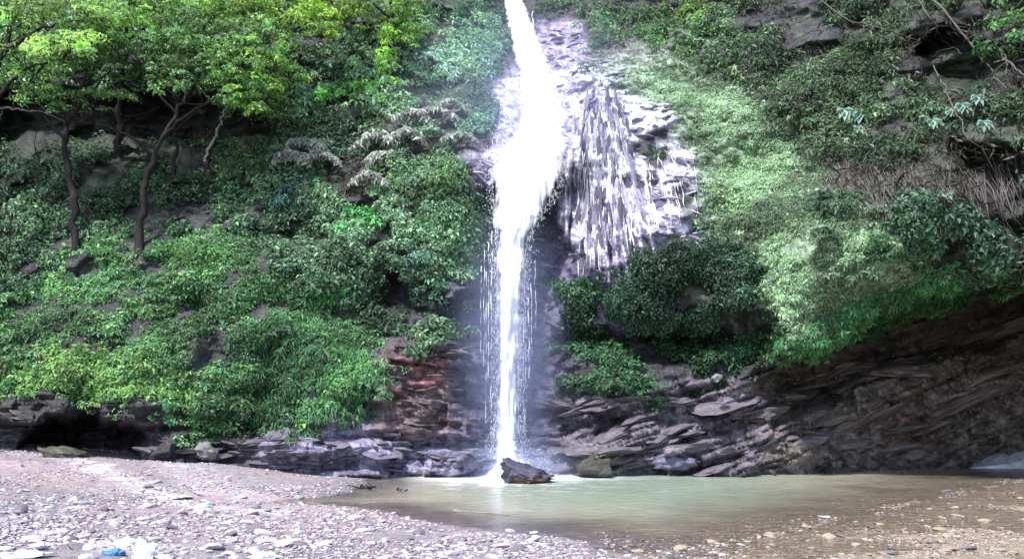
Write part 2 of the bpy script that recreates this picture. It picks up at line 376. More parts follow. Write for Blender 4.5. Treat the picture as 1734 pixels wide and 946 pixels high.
tan = np.array([.28, .23, .175]); rt = (sstep(0.5, 3.5, HX))[..., None]; gc = gc * (1 - rt) + tan * rt
wet = sstep(.5, -.1, dpool + .5 * (fbm(HX * 1.5, HY * 1.5, 0, 3, 3) - .5))[..., None]; gc = gc * (1 - .35 * wet)
for ln_ in ([(-40,772),(80,788),(200,808),(330,838),(470,850)], [(-40,905),(90,918),(180,934),(260,955)]):
    q_ = curve(np.array([on_plane(a_, b_, .3) for a_, b_ in ln_]), 30)[:, :2]; dl = np.min(np.hypot(HX[..., None] - q_[:, 0], HY[..., None] - q_[:, 1]), -1)
    sk = (sstep(.55, .1, dl + .5 * (fbm(HX * 2, HY * 2, 0, 3, 121) - .5)) * .7)[..., None]; gc = gc * (1 - sk) + np.array([.56, .53, .56]) * sk
mud = sstep(.7, 0, np.abs(sdist(HX, HY, on_plane([280,420,560,470,330], [815,846,853,852,835])[:, :2])))[..., None] * .6; gc = gc * (1 - mud) + np.array([.42, .36, .37]) * mud
ny, nx = HX.shape; ii = np.arange(ny - 1)[:, None] * nx + np.arange(nx - 1)[None]
ground = mk('ground', PG.reshape(-1, 3), np.stack([ii, ii + 1, ii + nx + 1, ii + nx], -1).reshape(-1, 4), M_GROUND, None, gc.reshape(-1, 3), smooth=True)
tag(ground, 'gravel beach sloping down to the pool in front of the cliff', kind='structure')

m, n, l, p, out = newmat('murky_water')
at1 = N(n, 'ShaderNodeAttribute', attribute_name='Col'); at2 = N(n, 'ShaderNodeAttribute', attribute_name='murk')
p.inputs['Roughness'].default_value = .16; p.inputs['IOR'].default_value = 1.33; l.new(at1.outputs['Color'], p.inputs['Base Color'])
tc = N(n, 'ShaderNodeTexCoord'); mp = N(n, 'ShaderNodeMapping'); mp.inputs['Scale'].default_value = (1.2, 3.2, 1); l.new(tc.outputs['Object'], mp.inputs[0])
nn = N(n, 'ShaderNodeTexNoise'); nn.inputs['Scale'].default_value = 2.2; nn.inputs['Detail'].default_value = 5; l.new(mp.outputs[0], nn.inputs['Vector'])
b = N(n, 'ShaderNodeBump'); b.inputs['Strength'].default_value = .8; b.inputs['Distance'].default_value = .06; l.new(nn.outputs['Fac'], b.inputs['Height']); l.new(b.outputs[0], p.inputs['Normal'])
tr = N(n, 'ShaderNodeBsdfTransparent'); mx = N(n, 'ShaderNodeMixShader'); gl = N(n, 'ShaderNodeBsdfGlossy'); gl.inputs['Roughness'].default_value = .12; l.new(b.outputs[0], gl.inputs['Normal'])
fr = N(n, 'ShaderNodeFresnel'); fr.inputs[0].default_value = 1.33; l.new(b.outputs[0], fr.inputs['Normal'])
m2 = N(n, 'ShaderNodeMixShader'); l.new(fr.outputs[0], m2.inputs[0]); l.new(tr.outputs[0], m2.inputs[1]); l.new(gl.outputs[0], m2.inputs[2])
l.new(at2.outputs['Fac'], mx.inputs[0]); l.new(m2.outputs[0], mx.inputs[1]); l.new(p.outputs[0], mx.inputs[2]); l.new(mx.outputs[0], out.inputs[0])
M_WATER = m
wx = np.arange(-9, 30, .085); wy = np.arange(8, 31, .085); WXX, WYY = np.meshgrid(wx, wy)
wd = -ground_z(WXX, WYY, False)
murk = sstep(.0, .19, wd + .06 * (fbm(WXX, WYY, 0, 3, 17) - .5)) * .97
wcol = np.zeros(WXX.shape + (3,)) + np.array([.225, .285, .215])
qx, qy = to_px(np.stack([WXX, WYY, 0 * WXX], -1))
qn = 1 - np.exp(-((qx - 1060) / 330.)**2 - (np.clip(qy - 815, 0, None) / 62.)**2); tl = np.clip(qn * 1.25 - .12 + .15 * (fbm(WXX * .6, WYY * .6, 0, 3, 7) - .5), 0, 1)[..., None]
wcol = wcol * (1 - tl) + np.array([.34, .30, .225]) * tl
foam = np.exp(-(((qx - 825) / 115)**2 + ((qy - 804) / 11)**2)) + .6 * np.exp(-(((qx - 960) / 90)**2 + ((qy - 806) / 5)**2))
foam = np.clip(foam * (.2 + 1.6 * fbm(WXX * 4.5, WYY * 6, 0, 4, 9, .75)) * 1.5 + .9 * sstep(.60, .72, fbm(WXX * 3 + 9, WYY * 7, 0, 3, 12, .7)) * np.exp(-(((qx - 850) / 190)**2 + ((qy - 812) / 20)**2)), 0, 1)[..., None]
wcol = wcol * (1 - foam) + .85 * foam
wz = .03 * (fbm(WXX * 1.5, WYY * 2.5, 0, 3, 15) - .5) + .035 * np.exp(-((qx - 860) / 90)**2) * np.sin(np.hypot(WXX - .0, WYY - 22.6) * 9) * np.exp(-np.hypot(WXX, WYY - 22.6) / 2.0)
ny, nx = WXX.shape; ii = np.arange(ny - 1)[:, None] * nx + np.arange(nx - 1)[None]
FQw = np.stack([ii, ii + 1, ii + nx + 1, ii + nx], -1).reshape(-1, 4)
keep = (wd.ravel()[FQw].max(1) > -.06)
water = mk('pool_water', np.stack([WXX, WYY, wz], -1).reshape(-1, 3), FQw[keep], M_WATER, None, wcol.reshape(-1, 3), True, attrs={'murk': np.maximum(murk, foam[..., 0])})
tag(water, 'murky green pool at the foot of the waterfall', kind='structure')

# ---------------------------------------------------------------- waterfall
def fall_mat(name, lo, hi, sx, sz, base=.92, edge=True):
    m, n, l, p, out = newmat(name)
    p.inputs['Base Color'].default_value = (base * .98, base * .985, base, 1); p.inputs['Roughness'].default_value = .45
    tc = N(n, 'ShaderNodeTexCoord'); mp = N(n, 'ShaderNodeMapping'); mp.inputs['Scale'].default_value = (sx, sx, sz); l.new(tc.outputs['Object'], mp.inputs[0])
    nn = N(n, 'ShaderNodeTexNoise'); nn.inputs['Scale'].default_value = 1; nn.inputs['Detail'].default_value = 6; nn.inputs['Roughness'].default_value = .65; l.new(mp.outputs[0], nn.inputs['Vector'])
    a = N(n, 'ShaderNodeAttribute', attribute_name='dens')
    ad = N(n, 'ShaderNodeMath', operation='ADD'); l.new(nn.outputs['Fac'], ad.inputs[0]); l.new(a.outputs['Fac'], ad.inputs[1])
    r = N(n, 'ShaderNodeMapRange', interpolation_type='SMOOTHSTEP'); r.inputs['From Min'].default_value = lo; r.inputs['From Max'].default_value = hi; l.new(ad.outputs[0], r.inputs[0])
    l.new(r.outputs[0], p.inputs['Alpha'])
    tl = N(n, 'ShaderNodeBsdfTranslucent'); tl.inputs[0].default_value = (.9, .93, 1, 1)
    b = N(n, 'ShaderNodeBump'); b.inputs['Distance'].default_value = .08; b.inputs['Strength'].default_value = .6; l.new(nn.outputs['Fac'], b.inputs['Height']); l.new(b.outputs[0], p.inputs['Normal'])
    return m
M_FALL = fall_mat('white_water', .90, 1.30, 5.5, .6)
M_VEIL = fall_mat('thin_water', .92, 1.30, 9, .45, .9)
M_DROP, n, l, p, out = newmat('water_drop'); p.inputs['Base Color'].default_value = (.9, .92, .97, 1); p.inputs['Roughness'].default_value = .3
fall = empty('waterfall', at(862, 800, 22.9), 'tall white waterfall plunging down the middle of the cliff into the pool', 'waterfall')
EDGE = np.array([(-60,838,868),(0,850,888),(50,862,905),(100,873,926),(140,880,940),(165,876,952),(195,876,960),(222,866,964),(244,846,966),(264,824,964),(290,827,957),(315,830,948),(340,833,934),(365,836,918),(390,838,903),(410,838,895),(450,836,892),(500,838,887),(600,840,882),(700,838,881),(760,832,882),(805,826,888)], float)
FY = np.array([(-60,34.2),(0,32.4),(100,29.2),(150,27.4),(215,26.2),(262,24.7),(330,24.2),(400,23.95),(800,23.0)], float)
def sheet(name, edges, ydep, mat, nu, nv, relief, sideback, dens_edge, dens_in, seed, parent=fall):
    pv = np.linspace(edges[0, 0], edges[-1, 0], nv); uu_ = np.linspace(-1, 1, nu)
    U, Vv = np.meshgrid(uu_, pv); Lx = np.interp(Vv, edges[:, 0], edges[:, 1]); Rx = np.interp(Vv, edges[:, 0], edges[:, 2])
    jl = 7 * (fbm(Vv / 18, 0 * Vv, 0, 3, seed) - .5) * 2
    pxs = (Lx + Rx) / 2 + U * (Rx - Lx) / 2 + jl * U
    Yd = np.interp(Vv, ydep[:, 0], ydep[:, 1]) + sideback * U**2 - relief * fbm(pxs / 13, Vv / 60, seed, 4, seed) - .3 * relief * noise(pxs / 4, Vv / 18, 0, seed)
    P = at(pxs, Vv, Yd); nn_ = P.shape[1]; i_ = np.arange(nv - 1)[:, None] * nn_ + np.arange(nn_ - 1)[None]
    F_ = np.stack([i_, i_ + nn_, i_ + nn_ + 1, i_ + 1], -1).reshape(-1, 4)
    dens = dens_in + (dens_edge - dens_in) * np.abs(U)**2.2
    dens = dens - (.20 if name == 'water_sheet' else 0) * sstep(370, 560, Vv)
    return mk(name, P.reshape(-1, 3), F_, mat, parent, None, True, attrs={'dens': dens})
sheet('water_sheet', EDGE, FY, M_FALL, 46, 420, .45, .35, .30, 1.02, 3)
E2 = EDGE.copy(); gl = 9 + 16 * np.exp(-((E2[:, 0] - 250) / 120)**2); E2[:, 1] -= np.where(E2[:, 0] < 255, 7, gl); E2[:, 2] += gl; FY2 = FY.copy(); FY2[:, 1] += .12
sheet('spray_veil', E2, FY2, M_VEIL, 40, 300, .3, .3, .15, .62, 5)
sheet('spray_veil', np.array([(370,826,900),(450,818,900),(600,815,905),(800,808,915)], float), np.array([(370,24.3),(800,23.3)]), M_VEIL, 50, 200, .2, .3, .20, .52, 8)
sheet('ledge_veil', np.array([(150,852,880),(168,836,882),(240,838,872),(262,828,860)], float), np.array([(150,26.9),(262,25.2)]), M_VEIL, 30, 80, .2, .1, .22, .47, 11)
sheet('splash', np.array([(745,836,878),(770,822,892),(795,790,925),(812,765,955)], float), np.array([(745,22.95),(812,22.0)]), M_VEIL, 60, 60, .3, .1, .1, .72, 13)
# side trickles
for k, (a_, b_, t0, t1, wd_) in enumerate([(821,819,410,620,1.0),(828,827,395,640,1.4),(815,814,450,600,.9),(833,832,390,700,1.2),(889,890,430,660,1.3),(894,896,470,640,1.6),(899,901,480,600,1.0),(906,908,440,560,.8),(824,822,460,720,.9),(886,887,520,760,1.1),(838,834,170,250,1.5),(848,842,165,250,1.4),(858,852,160,245,1.6),(901,906,20,90,1.5)]):
    q = np.linspace(0, 1, 40); pxs = a_ + (b_ - a_) * q + 2.2 * (fbm(q * 9, k * 3.3, 0, 3, 5) - .5) * 2; pys = t0 + (t1 - t0) * q
    yy = np.interp(pys, FY[:, 0], FY[:, 1]) + .15
    yy = np.minimum(yy, ySurf(pxs, pys) - .1)
    V_, F_ = tube(at(pxs, pys, yy), wd_ * .010 * (1 - .5 * q) * np.clip(2.2 * noise(q * 22, k) - .5, .08, 1.5), 5)
    mk('trickle', V_, F_, M_DROP, fall, None, True)
rt_ = np.random.RandomState(19)
for k in range(120):
    x0 = 985 + 75 * rt_.rand(); t0 = 165 + 120 * rt_.rand() + max(0, 1010 - x0) * 1.2; ln = 70 + 150 * rt_.rand(); q = np.linspace(0, 1, 26)
    if k >= 84: x0 = 1085 + 90 * rt_.rand(); t0 = 240 + 90 * rt_.rand(); ln = 40 + 80 * rt_.rand()
    if k >= 108: x0 = 945 + 75 * rt_.rand(); t0 = 112 + 30 * rt_.rand(); ln = 30 + 50 * rt_.rand()
    pxs = x0 + np.clip((x0 - 1006) * .4, -14, 16) * q + 5 * (fbm(q * 5, k * 1.7, 0, 3, 8) - .5) * 2; pys = t0 + ln * q; Pq = at(pxs, pys, ySurf(pxs, pys) - .07)
    V_, F_ = tube(Pq, (.006 + .014 * rt_.rand()) * np.clip(2 * noise(q * 9, k) - .3, .1, 1.3) * np.sin(.15 + q * 2.9), 5); mk('trickle', V_, F_, M_DROP, fall, None, True)
# droplets torn off the column
def drops(n_, f, seed):
    r = np.random.RandomState(seed); c, sz = f(r, n_)
    T = np.array([[0, 0, 1.], [1, 0, 0], [-.5, .87, 0], [-.5, -.87, 0], [0, 0, -1.]]); FF = np.array([[0, 1, 2], [0, 2, 3], [0, 3, 1], [4, 2, 1], [4, 3, 2], [4, 1, 3]])
    V_ = c[:, None] + T[None] * sz[:, None, :]; return V_.reshape(-1, 3), (FF[None] + 5 * np.arange(n_)[:, None, None]).reshape(-1, 3)
def fcol(r, n_):
    py = 240 + 560 * r.rand(n_); sd = np.where(r.rand(n_) < .5, -1, 1)
    L_ = np.interp(py, EDGE[:, 0], EDGE[:, 1]); R_ = np.interp(py, EDGE[:, 0], EDGE[:, 2]); px = np.where(sd < 0, L_, R_) + sd * (np.abs(r.randn(n_)) * 8 - 5)
    c = at(px, py, np.interp(py, FY[:, 0], FY[:, 1]) - .25 + .3 * r.rand(n_)); w_ = .004 + .006 * r.rand(n_)
    return c, np.stack([w_, w_, w_ * (1.5 + 5 * r.rand(n_))], -1)
V_, F_ = drops(2200, fcol, 4); tag(mk('droplets', V_, F_, M_DROP, fall, None, False), kind='stuff')
def fsp(r, n_):
    t = r.rand(n_); px = 858 + r.randn(n_) * (18 + 30 * t); py = 812 - np.abs(r.randn(n_)) * (34 - 18 * t)
    c = at(px, py, 22.2 + .7 * r.rand(n_)); w_ = .005 + .009 * r.rand(n_)
    c[:, 2] = np.maximum(c[:, 2], .01); return c, np.stack([w_, w_, w_ * 1.6], -1)
V_, F_ = drops(3000, fsp, 6); tag(mk('droplets', V_, F_, M_DROP, fall, None, False), kind='stuff')

# ---------------------------------------------------------------- leaves
LEAFQ = 1
def leaf_arrays(c, d, nrml, L, W, col, fold=.25, droop=.25, r=R):
    """folded diamond leaves: c base, d direction, nrml facing, L,W sizes"""
    d = nrm(d); s_ = nrm(np.cross(d, nrml)); u = nrm(np.cross(s_, d)); L = L[:, None]; W = W[:, None]
    mid = c + d * L * .45 + u * fold * W * 0
    a = c; b = mid + s_ * W * .5 + u * W * fold; t = c + d * L - u * L * droop; e = mid - s_ * W * .5 + u * W * fold
    V_ = np.stack([a, b, t, e], 1).reshape(-1, 3); n_ = len(c); q = 4 * np.arange(n_)[:, None]
    F_ = np.concatenate([q + np.array([0, 1, 2]), q + np.array([0, 2, 3])], 1).reshape(-1, 3)
    return V_, F_, np.repeat(col, 4, 0)
def vary(base, n_, r, amt=.35, alt=None, altp=.15):
    c = np.array(base)[None] * (1 + amt * (r.rand(n_, 1) * 2 - 1)) * (1 + .12 * (r.rand(n_, 3) * 2 - 1))
    if alt is not None:
        mk_ = r.rand(n_) < altp; c[mk_] = np.array(alt)[None] * (1 + .3 * (r.rand(mk_.sum(), 1) * 2 - 1))
    return np.clip(c, .004, .85)
def leaves_on_blobs(cen, rad, nout, per, L, col, seed, alt=None, altp=.1, spread=.5, down=.35, flat=.8, W=.5, hue=None):
    """leaves over the outer half of many small blobs (cen (k,3), rad (k,), nout (k,3))"""
    r = np.random.RandomState(seed); k = len(cen); idx = np.repeat(np.arange(k), per); n_ = len(idx)
    v = nrm(r.randn(n_, 3)); o = nout[idx] + np.array([0, 0, .55]); o = nrm(o)
    dot = (v * o).sum(1, keepdims=True); v = np.where(dot < -.15, v - 2 * dot * o, v)
    rr = rad[idx][:, None] * (.55 + .5 * r.rand(n_, 1)); sc = np.array([1.15, 1.0, flat]); c = cen[idx] + v * rr * sc
    facing = nrm(v * .7 + o * .7 + r.randn(n_, 3) * .45)
    d = nrm(v * .5 + r.randn(n_, 3) * spread + np.array([0, 0, -down]))
    d = nrm(d - facing * (d * facing).sum(1, keepdims=True) * .8)
    LL = L * (.65 + .7 * r.rand(n_)) * (.62 + .95 * r.rand(k)**1.6)[idx]; cb = vary(col, n_, r, .35, alt, altp)
    pt = fbm(cen[:, 0] * .55, cen[:, 2] * .7, cen[:, 1] * .5, 3, 400); tint = ((.55 + .9 * r.rand(k)) * (.55 + .9 * sstep(.3, .7, pt)))[idx][:, None]; cb = cb * tint * np.array([1.02, 1.10, 1.15])
    if hue is not None: cb = cb * (1 + (np.array(hue) - 1) * (r.rand(k)[idx][:, None]))
    return leaf_arrays(c, d, facing, LL, LL * W * (.8 + .4 * r.rand(n_)), cb)
POCK = [[(215,165),(300,165),(305,225),(230,228)],[(0,170),(90,165),(130,215),(60,240),(0,240)],[(300,225),(350,220),(350,245),(290,245)],[(380,195),(480,205),(470,240),(390,235)],[(445,385),(520,390),(515,425),(450,420)],
        [(640,470),(715,475),(710,530),(650,535)],[(170,285),(230,295),(220,320),(170,310)],[(320,580),(350,560),(375,600),(340,650),(320,640)],[(1000,695),(1060,700),(1055,748),(1010,742)],
        [(1545,75),(1640,55),(1690,100),(1650,150),(1570,140)],[(1480,150),(1530,140),(1540,175),(1490,180)],[(1330,30),(1400,10),(1410,60),(1350,75)],[(1640,300),(1760,280),(1760,400),(1680,400)],[(1400,285),(1440,290),(1430,315),(1395,310)],[(1215,525),(1290,515),(1300,558),(1230,560)],[(45,720),(90,700),(170,698),(240,735),(240,790),(50,790)]]
def sample_poly(poly, n_, r, thresh=None, nsc=2.0, seed=0, feather=0):
    poly = np.array(poly, float); lo = poly.min(0); hi = poly.max(0); out_ = []
    got = 0
    while got < n_:
        p_ = lo - feather * .4 + (hi - lo + feather * .8) * r.rand(n_ * 2 + 200, 2); wq_ = p_ + 30 * (np.stack([fbm(p_[:, 0] / 50, p_[:, 1] / 50, 1, 3, 3), fbm(p_[:, 0] / 50, p_[:, 1] / 50, 5, 3, 5)], -1) - .5)
        k_ = sdist(wq_[:, 0], wq_[:, 1], poly) < feather * (.35 - r.rand(len(p_))**.8)
        for pk in POCK: k_ &= sdist(wq_[:, 0], wq_[:, 1], pk) > 8 * (r.rand(len(p_)) - .5)
        if thresh is not None:
            s3 = surf(p_[:, 0], p_[:, 1]); k_ &= fbm(s3[:, 0] * nsc, s3[:, 2] * nsc, s3[:, 1] * nsc * .5, 3, seed) > thresh - .06 + .12 * r.rand(len(p_))
        out_.append(p_[k_]); got += k_.sum()
    p_ = np.concatenate(out_)[:n_]; return p_[:, 0], p_[:, 1]
def cover(name, label, cat, poly, nblob, per, L, rad, col, seed, alt=None, altp=.1, thresh=.42, lift=.1, down=.35, W=.5, mat=None, spread=.5, hue=None, nsc=1.0, flat=.8, feather=45):
    r = np.random.RandomState(seed); px, py = sample_poly(poly, nblob, r, thresh, nsc, seed, feather)
    P = surf(px, py); Nn = surn(px, py); rd = rad * (.5 + 1.0 * r.rand(nblob)**1.5)
    big = sstep(.35, .75, fbm(P[:, 0] * 1.1, P[:, 2] * 1.1, 0, 2, seed + 9)); cen = P + Nn * (lift + .9 * rad * 2 * big * (.45 if flat < .5 else 1) * r.rand(nblob))[:, None]
    V_, F_, C_ = leaves_on_blobs(cen, rd, Nn, per, L, col, seed + 1, alt, altp, spread, down, flat, W, hue)
    return tag(mk(name, V_, F_, mat or M_LEAF, None, C_, False), label, cat, kind='stuff')
G_MID = (.045, .115, .035); G_DARK = (.022, .055, .028); G_BLUE = (.05, .105, .07); G_YEL = (.16, .27, .03); G_PALE = (.17, .27, .15); SILV = (.30, .36, .33)
cover('ground_cover', 'bright green leafy ground cover over the lower left slope above the beach', 'ground cover',
      [(-220,520),(60,470),(150,400),(300,385),(420,400),(520,475),(650,530),(700,590),(640,640),(560,700),(480,735),(300,735),(255,690),(200,680),(60,665),(-220,670)], 4600, 20, .092, .17, (.07, .18, .08), 201, (.16, .30, .12), .2, .42, .0, hue=(1.5, 1.2, .9), nsc=1.5, flat=.45)
cover('ground_cover', 'yellow green leaves in a low patch on the far left slope', 'ground cover',
      [(-100,640),(100,590),(240,600),(330,640),(330,680),(220,680),(60,665),(-100,670)], 600, 20, .10, .15, (.13, .24, .07), 203, (.2, .28, .1), .2, .35, .08)
cover('hanging_grass', 'light green grass hanging down above the low rock band at left', 'grass',
      [(420,560),(520,520),(640,590),(660,650),(560,735),(470,745),(400,690)], 620, 20, .14, .14, (.085, .20, .09), 207, (.2, .28, .12), .2, .33, .06, down=1.2, W=.16, mat=M_GRASS)
cover('undergrowth', 'dark green undergrowth on the slope beneath the left trees', 'undergrowth',
      [(-220,230),(0,240),(480,240),(560,300),(620,420),(680,560),(500,480),(420,400),(300,390),(140,420),(0,500),(-220,520)], 3300, 20, .12, .22, (.055, .10, .055), 211, (.12, .21, .10), .28, .47, .06, hue=(1.4, 1.3, 1.3))
cover('undergrowth', 'blue green leafy undergrowth on the cliff left of the waterfall', 'undergrowth',
      [(480,190),(700,210),(790,230),(760,260),(820,360),(815,450),(790,560),(700,600),(650,540),(600,430),(520,330),(470,260)], 2900, 22, .12, .20, (.10, .18, .095), 213, (.20, .33, .18), .3, .46, .08, hue=(1.5, 1.3, 1.3))
cover('undergrowth', 'mid green leafy undergrowth on the high cliff at upper left', 'undergrowth',
      [(-220,-200),(820,-200),(840,60),(860,120),(800,150),(790,230),(700,215),(500,200),(440,200),(300,150),(-220,150)], 4200, 18, .13, .27, (.15, .27, .13), 217, (.2, .3, .16), .25, .42, .1, hue=(1.4, 1.3, 1.4))
cover('undergrowth', 'leafy growth crowning the cliff right of the waterfall top', 'undergrowth',
      [(985,-200),(1250,-200),(1260,60),(1180,100),(1060,90),(985,110),(990,30),(900,20),(890,-200)], 1000, 20, .13, .24, (.10, .19, .08), 219, (.2, .3, .1), .2, .33, .1)
cover('moss', 'pale green mossy growth covering the broad slope right of the waterfall', 'moss',
      [(1000,118),(1150,72),(1270,150),(1420,270),(1500,380),(1580,470),(1500,545),(1380,590),(1330,600),(1290,520),(1300,455),(1180,425),(1190,330),(1150,215),(1060,150)], 12000, 11, .078, .075, (.19, .29, .17), 223, (.30, .37, .27), .2, .32, .0, feather=70, down=.9, W=.35, mat=M_GRASS, hue=(1.2, 1.1, .9), flat=.45)
cover('undergrowth', 'mixed dark scrub on the upper right cliff', 'undergrowth',
      [(1150,90),(1240,-200),(2000,-200),(2000,30),(1720,20),(1540,30),(1520,130),(1640,170),(2000,150),(2000,250),(1600,240),(1480,300),(1380,270),(1260,170)], 3600, 17, .14, .20, (.055, .11, .05), 227, (.15, .20, .12), .25, .45, .08, down=.5, W=.35, hue=(1.5, 1.3, 1.2))
cover('undergrowth', 'green leafy band below the hanging roots on the right cliff', 'undergrowth',
      [(1480,345),(1640,350),(1650,400),(1760,440),(1900,450),(1760,470),(1600,470),(1560,440)], 650, 18, .12, .17, (.055, .12, .065), 229, (.15, .24, .14), .25, .48, .06)
cover('hanging_grass', 'bright green grass strip along the lip of the right overhang', 'grass',
      [(1300,580),(1345,575),(1420,540),(1500,500),(1600,472),(1700,455),(1760,450),(1760,478),(1650,500),(1590,522),(1480,558),(1380,592),(1310,612)], 1300, 22, .13, .11, (.09, .25, .10), 233, (.16, .28, .12), .25, .34, .05, W=.18, down=.7, mat=M_GRASS)
cover('undergrowth', 'dark green leafy mound over the hollow right of the waterfall', 'undergrowth',
      [(1050,500),(1080,440),(1140,418),(1240,432),(1305,465),(1290,530),(1230,560),(1130,560),(1060,550)], 1500, 18, .095, .17, (.03, .07, .038), 237, (.08, .14, .08), .2, .44, .12)
cover('undergrowth', 'patchy green plants on the shaded rocks right of the plunge', 'undergrowth',
      [(930,470),(1030,480),(1060,560),(1290,570),(1290,610),(1180,650),(1060,680),(960,650),(940,560)], 1100, 18, .10, .15, (.032, .085, .035), 239, (.08, .15, .07), .2, .45, .04)
cover('undergrowth', 'blue green growth hugging the cliff just left of the upper waterfall', 'undergrowth', [(775,-80),(852,-80),(866,110),(848,140),(838,150),(832,235),(780,250),(770,120)], 900, 20, .12, .2, (.11, .20, .13), 261, (.2, .32, .22), .25, .34, .06, down=.8, W=.35, feather=16)
cover('fallen_leaves', 'sparse dead leaves and scraps of green on the right rock shelves', 'leaf litter',
      [(1250,640),(1400,600),(1760,520),(1760,740),(1500,780),(1300,760)], 260, 9, .08, .12, (.06, .065, .045), 241, (.16, .13, .09), .3, .5, .02)

# ---------------------------------------------------------------- shrubs on the face
cover('undergrowth', 'green growth on the near cliff past the right edge', 'undergrowth', [(1745,-100),(2300,-100),(2300,380),(1900,470),(1745,440)], 1800, 18, .14, .24, (.055, .11, .05), 251, (.12, .2, .1), .2, .35, .1)
stem_seed = [0]
def stems(parent, base, tips, r0=.02, mat=None):
    a = Acc()
    for t in tips:
        stem_seed[0] += 1; P = wander(base, t, 7, .05, stem_seed[0]); V_, F_ = tube(P, np.linspace(r0, r0 * .35, 7), 4); a.add(V_, F_)
    return a.build('stem', mat or M_BARK, parent)
SHF = 1.6
def shrub(name, px, py, rpx, rpy, L, col, label, cat='shrub', group=None, n=700, seed=0, alt=None, altp=.12, down=.35, W=.5, out=.25, mat=None, hue=None, spread=.5, Y=None, lobes=22):
    r = np.random.RandomState(900 + seed); Yc = (ySurf(px, py) if Y is None else Y); Yc = float(Yc); k = Yc / F; rx, rz = rpx * k, rpy * k
    base = at(px, py + rpy * .5, float(ySurf(px, py + rpy * .5)) if Y is None else Y + .2); t = empty(name, base, label, cat, group)
    cen = []; q = r.rand(lobes, 2) * 2 - 1; q = q / np.maximum(1, np.linalg.norm(q, axis=1, keepdims=True))
    pp = px + q[:, 0] * rpx * .75; qq = py + q[:, 1] * rpy * .75
    P = surf(pp, qq) if Y is None else at(pp, qq, Y + .3 * r.rand(lobes)); Nn = nrm(surn(pp, qq) + np.array([0, -.5, .3])) if Y is None else nrm(np.stack([q[:, 0], -1 + 0 * q[:, 0], -q[:, 1] + .4], -1))
    rad = (min(rx, rz) * .34 + .04) * (.5 + .9 * r.rand(lobes)); cen = P + Nn * (out * (1 - .5 * (q**2).sum(1)))[:, None]
    V_, F_, C_ = leaves_on_blobs(cen, rad, Nn, max(6, n // lobes), L * .9, np.array(col) * (SHF if Yc > 24.3 and px < 1000 else 1), 3000 + seed, alt, altp, spread, down, .8, W, hue)
    mk('foliage', V_, F_, mat or M_LEAF, t, C_, False); stems(t, base, cen[:6])
    return t
